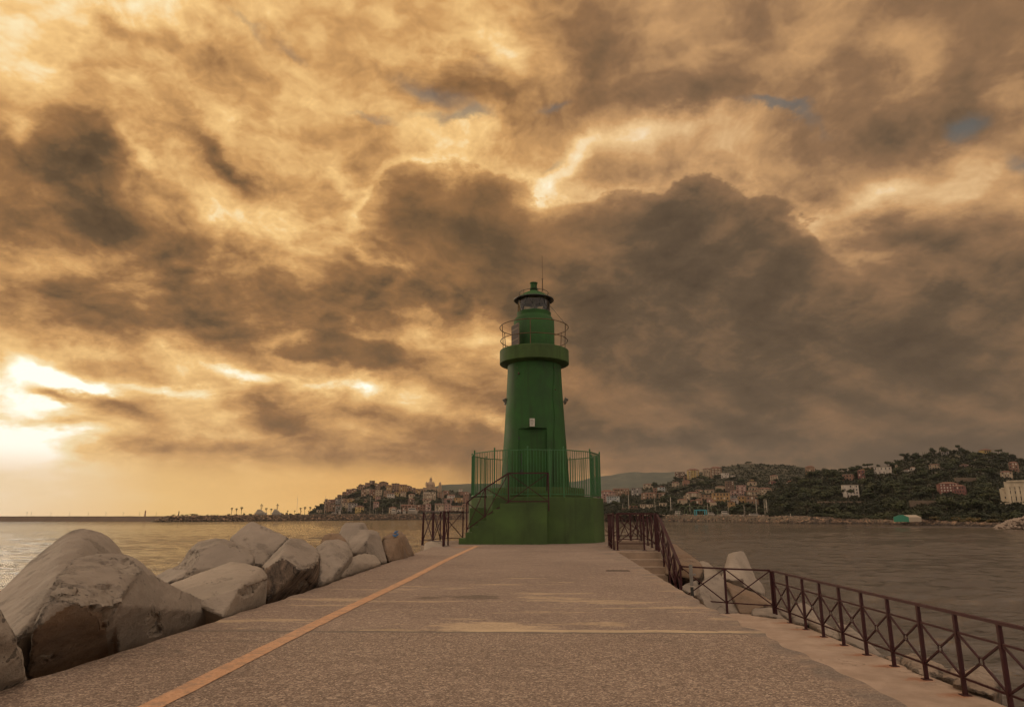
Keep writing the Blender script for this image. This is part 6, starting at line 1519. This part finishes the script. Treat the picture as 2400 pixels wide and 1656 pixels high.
# shed on the shore
u, vb = cR(1065, 914); d = 296; b0 = A(u, vb, d); k_ = 1 / 4.626 / 1646 * d
e = empty('shed', b0, 'long low shed with a bright green gable end on the right shore', 'shed')
w1 = (1225 - 910) * k_; x0 = b0.x - 155 * k_; xm = b0.x + 22 * k_; x1 = b0.x + 160 * k_; h = (914 - 862) * k_
mb = MB(); pr_ = [(0, 0), (0, h * .55), (.35, h * .95), (.65, h), (1, h * .55), (1, 0)]
vs = [(x0 + (xm - x0) * t, d + 1.5 * t, b0.z + zz - (.8 if zz == 0 else 0)) for t, zz in pr_] + [(x0 + (xm - x0) * t + (x1 - xm) + 14 * b0.x / d, d + 14 + 1.5 * t, b0.z + zz - (.8 if zz == 0 else 0)) for t, zz in pr_]
n_ = len(pr_)
mb.add(vs[:n_] + [(p_[0], p_[1] + .3, p_[2]) for p_ in vs[:n_]], [tuple(range(n_))] + [(i, (i + 1) % n_, n_ + (i + 1) % n_, n_ + i) for i in range(n_)])
mb.obj('gable_end', mat_plain('green_sheeting', (.02, .17, .10, 1), .6), e)
mb = MB(); mb.add([(p_[0], p_[1] + .32, p_[2]) for p_ in vs[:n_]] + vs[n_:], [tuple(reversed(range(n_, 2 * n_)))] + [(i, n_ + i, n_ + (i + 1) % n_, (i + 1) % n_) for i in range(n_)])
mb.obj('roof', mat_plain('pale_sheeting', (.36, .29, .21, 1), .7), e)

# ------------------------------------------------------------------ palms, masts and yachts
def palm_meshes(seed):
    rn = random.Random(seed); mb = MB(); mb.tube([(0, 0, -.1), (.01, 0, .4), (0, .01, .82)], .030, 6, r2=.022)
    tm = bpy.data.meshes.new('trunk'); tm.from_pydata(mb.v, [], mb.f); tm.materials.append(M_BARK)
    mb = MB()
    for k in range(34):
        a = rn.random() * 6.28; up = rn.uniform(-.5, 1.1); L_ = rn.uniform(.16, .23); c = Vector((0, 0, .84)); d1_ = Vector((cos(a), sin(a), up)).normalized()
        p1 = c + d1_ * L_ * .55; p2 = p1 + Vector((cos(a) * .45, sin(a) * .45, -.55 + up * .3)).normalized() * L_ * .6; sd = Vector((-sin(a), cos(a), 0)) * .022
        mb.add([c - sd * .4, c + sd * .4, p1 + sd * 1.6, p1 - sd * 1.6], [(0, 1, 2, 3)]); mb.add([p1 - sd * 1.6, p1 + sd * 1.6, p2 + sd * .4, p2 - sd * .4], [(0, 1, 2, 3)])
    for k in range(20):
        a = rn.random() * 6.28; z = rn.uniform(.62, .80); r = .05 * rn.uniform(.6, 1.3); p = Vector((cos(a) * r, sin(a) * r, z)); sd = Vector((-sin(a), cos(a), 0)) * .02
        mb.add([p - sd, p + sd, p * 1.0 + Vector((cos(a) * .01, sin(a) * .01, -.09)) + sd * .5, p + Vector((0, 0, -.09)) - sd * .5], [(0, 1, 2, 3)])
    cm = bpy.data.meshes.new('fronds'); cm.from_pydata(mb.v, [], mb.f); cm.materials.append(M_PALM); return tm, cm
PALMS = [palm_meshes(i) for i in range(4)]
def palm(u, vt, vb, d, lab):
    z = A(u, vb, d).z; h = (A(u, vt, d).z - z) * 1.0; tm, cm = trn.choice(PALMS)
    e = bpy.data.objects.new('palm_tree', None); COL.objects.link(e); e.location = ray_at(u, d, z); e.rotation_euler = (0, 0, trn.random() * 6); e.scale = (h * 1.05,) * 2 + (h,)
    tag(e, lab, 'palm tree', 'palms along the breakwater and waterfront'); link('trunk', tm, e); link('fronds', cm, e)
W = ['left', 'middle', 'right']
for i, (x, yt, yb) in enumerate([(1040, 372, 490), (1113, 380, 490), (1187, 360, 490)]): u, vt = cB(x, yt); palm(u, vt, cB(x, yb)[1], shore_d(u) + 17, f'{W[i]} palm of the first trio standing alone on the breakwater skyline')
for i, (x, yt, yb) in enumerate([(2080, 372, 480), (2143, 358, 480), (2222, 358, 480)]): u, vt = cB(x, yt); palm(u, vt, cB(x, yb)[1], shore_d(u) + 17, f'{W[i]} palm of the trio just left of the old town')
for i, (x, yt, yb) in enumerate([(1560, 375, 490), (1635, 385, 490)]): u, vt = cB(x, yt); palm(u, vt, cB(x, yb)[1], shore_d(u) + 17, ['palm just right of the first yacht on the breakwater skyline', 'palm just left of the second yacht on the breakwater skyline'][i])
for i, (x, yt, yb) in enumerate([(1885, 415, 490), (1990, 415, 490), (2085, 420, 485), (2200, 420, 485)]): u, vt = cB(x, yt); palm(u, vt, cB(x, yb)[1], shore_d(u) + 17, ['short bushy palm right of the second yacht', 'short bushy palm beside the lone tall mast', 'short bushy palm under the left palm of the second trio', 'short bushy palm at the foot of the old town cliff'][i])
for i, (x, yt) in enumerate([(360, 512), (430, 515), (492, 508), (545, 545), (1245, 505), (1310, 512), (1372, 520), (1568, 550), (1682, 515), (1805, 510), (2100, 525), (2165, 518), (760, 550), (860, 545)]):
    u, vt = cT(x, yt); palm(u, vt, cT(x, 612)[1], shore_d(u) + 26, f'{ORD[i]} palm from the left along the old town waterfront')
# dark bushes on the breakwater skyline
for i, (x, yt, w) in enumerate([(170, 484, 90), (300, 484, 70), (380, 476, 90), (455, 464, 90), (520, 468, 80), (690, 476, 26), (830, 478, 24), (990, 466, 70), (1235, 452, 50), (1120, 468, 50), (1335, 462, 70), (1810, 456, 50), (1870, 440, 60), (1920, 452, 50), (2020, 458, 90), (2060, 450, 50)]):
    u, vt = cB(x, yt); d = shore_d(u) + 15; tree_px('bush', u, cB(x, 496)[1], vt, w / 6.425, (d, A(u, cB(x, 496)[1], d).z), 'dark rounded bush on the crest of the left breakwater', 'bushes on the left breakwater')
M_MAST = mat_plain('mast_metal', (.40, .34, .27, 1), .5); M_HULL = mat_plain('white_hull', (.36, .32, .27, 1), .4); M_GLAZE = mat_plain('yacht_windows', (.03, .03, .03, 1), .2)
def sailboat(u, vt, d, lab, th=.16, boat_v=None):
    b0 = ray_at(u, d, .3); top = A(u, vt, d).z; L_ = 9.0
    e = empty('sailboat', b0, lab, 'sailboat', 'sailboats moored behind the breakwaters', hrn.uniform(-.4, .4) + pi / 2)
    mb = MB()
    secs = [(-.5, .25, .9), (-.3, .9, .75), (.1, 1.1, .75), (.4, .6, .9), (.55, .03, 1.05)]; vs = []
    for t, w_, h_ in secs: vs += [(t * L_, -w_, h_), (t * L_, 0, -.3), (t * L_, w_, h_)]
    mb.add(vs, [(i * 3 + k, (i + 1) * 3 + k, (i + 1) * 3 + k + 1, i * 3 + k + 1) for i in range(4) for k in range(2)] + [(i * 3, i * 3 + 2, (i + 1) * 3 + 2, (i + 1) * 3) for i in range(4)] + [(0, 1, 2)])
    link('hull', mb.mesh('hull'), e, M_HULL)
    link('cabin', MB().box(-2, 1.4, -.6, .6, .75, 1.3).mesh('cabin'), e, M_HULL)
    H_ = top - .3
    link('mast', MB().bar((0.6, 0, .8), (.6, 0, H_), th).mesh('mast'), e, M_MAST)
    link('boom', MB().bar((0.6, 0, 2.0), (-3, 0, 2.0), .12).mesh('boom'), e, M_MAST)
    mb = MB(); mb.bar((.6, 0, H_), (4.6, 0, 1.0), .03).bar((.6, 0, H_), (-4.3, 0, 1.0), .03).bar((.6, -.9, H_ * .6), (.6, .9, H_ * .6), .06); link('rigging', mb.mesh('rigging'), e, M_MAST)
for i, (x, yt, th) in enumerate([(240, 365, .20), (462, 348, .30), (868, 378, .26), (948, 470, .12), (1045, 490, .12), (1184, 458, .22), (1290, 455, .20), (1345, 520, .12), (1395, 455, .14), (1478, 425, .16), (1500, 430, .14), (1645, 448, .22), (1690, 510, .12), (1770, 480, .12), (1875, 268, .24), (1852, 440, .12), (1935, 430, .16), (1985, 425, .26), (2030, 500, .12), (915, 470, .14)]):
    u, vt = cT(x, yt); sailboat(u, vt, shore_d(u) + 55, 'x', th)
MAST_LBL = ['leftmost mast before the old town, thin and dark', 'tall pale thick mast before the left end of the old town', 'pale mast before the dark trees in the middle of the old town', 'short mast left of the paired short ones in the old town marina', 'short mast in front of the dark trees of the old town', 'mast rising from the cream house with the tiled waterfront roof', 'mast just right of the cream waterfront house', 'very short mast between two palms in the old town marina',
            'thin mast before the red waterfront sheds, leftmost', 'taller of the two close masts before the red sheds', 'thinner of the two close masts before the red sheds', 'thick mast below the domed church, left of the cypress', 'short mast directly below the domed church', 'short thin mast before the dark trees under the church', 'tallest mast of the marina, right of the church', 'short mast just left of the tallest one', 'thin mast right of the tallest one', 'thick pale mast near the left pier railing', 'short mast nearest the left pier railing', 'short mast beside the pink waterfront gable']
for o, l in zip([o for o in COL.objects if o.name.startswith('sailboat') and o.parent is None], MAST_LBL): o['label'] = 'sailboat with the ' + l
u, vt = cB(2020, 200); sailboat(u, vt, shore_d(u) + 40, 'sailboat with a lone very tall thin mast on the open skyline left of the town', .14)
RL = ['tall pale mast left of the long tan roof', 'thin red-brown mast in front of the marina houses', 'thick pale mast with a crane arm on top', 'mast in front of the round dark tree', 'slim mast right of the ochre-roofed shed', 'tall mast beside the big umbrella tree', 'leaning mast, left of a leaning pair', 'leaning mast, right of a leaning pair', 'short stubby mast standing apart at the right end of the marina', 'short thin mast at the left end of the right-hand marina', 'short mast in the green-arched boatyard', 'slim mast at the right of the boatyard']
for i, (x, yt, th) in enumerate([(348, 595, .30), (632, 610, .22), (806, 620, .34), (1425, 650, .14), (1600, 700, .14), (1738, 640, .22), (1822, 700, .20), (1850, 650, .30), (2098, 800, .30), (280, 690, .12), (1012, 690, .14), (1205, 690, .16)]):
    u, vt = cM(x, yt); d = shore_d(u) + 40; e_ = sailboat(u, vt, d, 'sailboat with a ' + RL[i], th)
def motor_yacht(x0, x1, yt, yb, cf, d, lab, decks=2, radar=False, name='motor_yacht', grp='motor yachts in the marinas'):
    u0, vt = cf(x0, yt); u1, vb = cf(x1, yb); uc = (u0 + u1) / 2; b0 = ray_at(uc, d, A(uc, vb, d).z); Wd = (u1 - u0) / 1646 * d; H_ = A(uc, vt, d).z - b0.z
    e = empty(name, b0, lab, 'yacht', grp)
    hh = H_ * (.42 if decks else .7)
    mb = MB(); vs = []
    for t, w_, sh in [(-.5, .14, 0), (-.2, .17, 0), (.2, .16, .02), (.42, .08, .1), (.5, .01, .16)]: vs += [(t * Wd, -w_ * Wd, hh * (1 + sh)), (t * Wd * .96, 0, -1.0), (t * Wd, w_ * Wd, hh * (1 + sh))]
    mb.add(vs, [(i * 3 + k, (i + 1) * 3 + k, (i + 1) * 3 + k + 1, i * 3 + k + 1) for i in range(4) for k in range(2)] + [(i * 3, i * 3 + 2, (i + 1) * 3 + 2, (i + 1) * 3) for i in range(4)] + [(0, 1, 2)])
    link('hull', mb.mesh('hull'), e, M_HULL)
    z0_ = hh
    for k in range(decks):
        dh = (H_ - hh) / decks; a = -.42 + .06 * k; b_ = .28 - .14 * k
        link('deck_house', MB().box(a * Wd, b_ * Wd, -.1 * Wd, .1 * Wd, z0_, z0_ + dh * .92).mesh('deck_house'), e, M_HULL)
        link('deck_window', MB().box((a + .03) * Wd, (b_ - .02) * Wd, -.103 * Wd, .103 * Wd, z0_ + dh * .40, z0_ + dh * .72).mesh('deck_window'), e, M_GLAZE)
        z0_ += dh
    if radar:
        for s_, x_ in ((1, -.06), (1.25, 0), (1, .07)):
            q_ = MB(); q_.bar((x_ * Wd * .6, 0, z0_), (x_ * Wd, 0, z0_ + 4.5 * s_ - 1.0), .2); q_.lathe([(.1, -.6), (.4, -.3), (.5, .1), (.35, .35), (.1, .5)], 10, (x_ * Wd, 0, z0_ + 4.5 * s_ - .8)); link('radar_mast', q_.mesh('radar_mast'), e, M_LHD)
motor_yacht(1390, 1580, 405, 500, cB, shore_d(610) + 48, 'large motor yacht with three radar domes on its mast, left of its twin', 3, True)
motor_yacht(1650, 1800, 400, 500, cB, shore_d(650) + 52, 'second large motor yacht with a dark mast cluster, nearer the town', 3, True)
for i, (x0, x1, yt, yb, lab) in enumerate([(840, 920, 770, 815, 'white cabin cruiser left of the green-arched boatyard'), (935, 975, 800, 815, 'small low white boat beside the boatyard'), (1200, 1275, 785, 818, 'white boat at the right end of the boatyard'), (1310, 1350, 805, 820, 'tiny white boat left of the biggest white cruiser'), (1345, 1430, 770, 822, 'biggest white cruiser on the right-hand waterfront'), (1640, 1770, 798, 828, 'long white boat under the tall mast and umbrella tree'), (1440, 1520, 812, 822, 'low flat white dinghy right of the biggest cruiser'), (1558, 1588, 812, 822, 'tiny white dinghy on its own'), (595, 690, 790, 808, 'pale low boat before the cream flat-roofed building')]):
    u = cM((x0 + x1) / 2, 0)[0]; motor_yacht(x0, x1, yt, yb, cM, shore_d(u) + 20, lab, 1 if yb - yt > 20 else 0)
for i, (x0, x1, yt, yb, lab) in enumerate([(1325, 1370, 560, 605, 'small white cabin boat between two old town palms'), (1395, 1530, 530, 602, 'white cruiser before the red waterfront sheds'), (335, 410, 590, 608, 'low white boat below the left end of the town'), (425, 460, 560, 608, 'white boat at the foot of the thick pale mast'), (1165, 1240, 545, 605, 'white stepped yacht before the cream tiled house')]):
    u = cT((x0 + x1) / 2, 0)[0]; motor_yacht(x0, x1, yt, yb, cT, shore_d(u) + 35, lab, 1)
# glasshouse-like boatyard frames with a turquoise boat hoist
u, vb = cM(1120, 812); d = shore_d(u) + 26; b0 = A(u, vb, d); k_ = 1 / 4.626 / 1646 * d
e = empty('boatyard_frames', b0, 'row of arched metal frames with green netting in the boatyard', 'boatyard frames')
M_NET = mat_plain('green_frames', (.10, .13, .06, 1), .7); M_TURQ = mat_plain('turquoise_steel', (.03, .22, .26, 1), .5)
for i in range(6):
    x = b0.x + (-180 + i * 68) * k_; mb = MB(); r = 50 * k_; zt = 60 * k_
    mb.tube([(x + r * cos(a), d + 2 + i, b0.z + zt * .5 + zt * sin(a)) for a in [pi * j / 12 for j in range(13)]], .16, 5); mb.bar((x - r, d + 2 + i, b0.z - 1), (x - r, d + 2 + i, b0.z + zt * .5), .3).bar((x + r, d + 2 + i, b0.z - 1), (x + r, d + 2 + i, b0.z + zt * .5), .3)
    mb.obj('arch', M_NET, e)
e2 = empty('boat_hoist', (b0.x, d - 2, b0.z), 'turquoise travelling boat hoist in the boatyard', 'boat hoist')
mb = MB(); xa, xb = b0.x - 50 * k_, b0.x + 58 * k_; hz_ = 48 * k_
mb.bar((xa, d - 2, b0.z + hz_), (xb, d - 2, b0.z + hz_), .8).bar((xa, d + 4, b0.z + hz_), (xb, d + 4, b0.z + hz_), .8); mb.obj('beam', M_TURQ, e2)
for x in (xa, xb):
    for yy in (d - 2, d + 4): MB().bar((x, yy, b0.z - 1), (x, yy, b0.z + hz_), .7).obj('leg', M_TURQ, e2)
# ------------------------------------------------------------------ air
def haze():
    m = bpy.data.materials.new('haze_air'); m.use_nodes = True; nt = m.node_tree
    for n in list(nt.nodes): nt.nodes.remove(n)
    out = nt.nodes.new('ShaderNodeOutputMaterial'); v = nt.nodes.new('ShaderNodeVolumePrincipled')
    v.inputs['Color'].default_value = (.80, .80, .82, 1); v.inputs['Density'].default_value = HAZE; v.inputs['Anisotropy'].default_value = .2
    nt.links.new(v.outputs[0], out.inputs['Volume'])
    o = MB().box(-4650, 4650, -4650, 4650, -10.2, 420).obj('haze', m)
    tag(o, 'thin warm evening haze over the bay', kind='stuff')
HAZE = 0.000038
haze()
SC.cycles.volume_bounces = 0
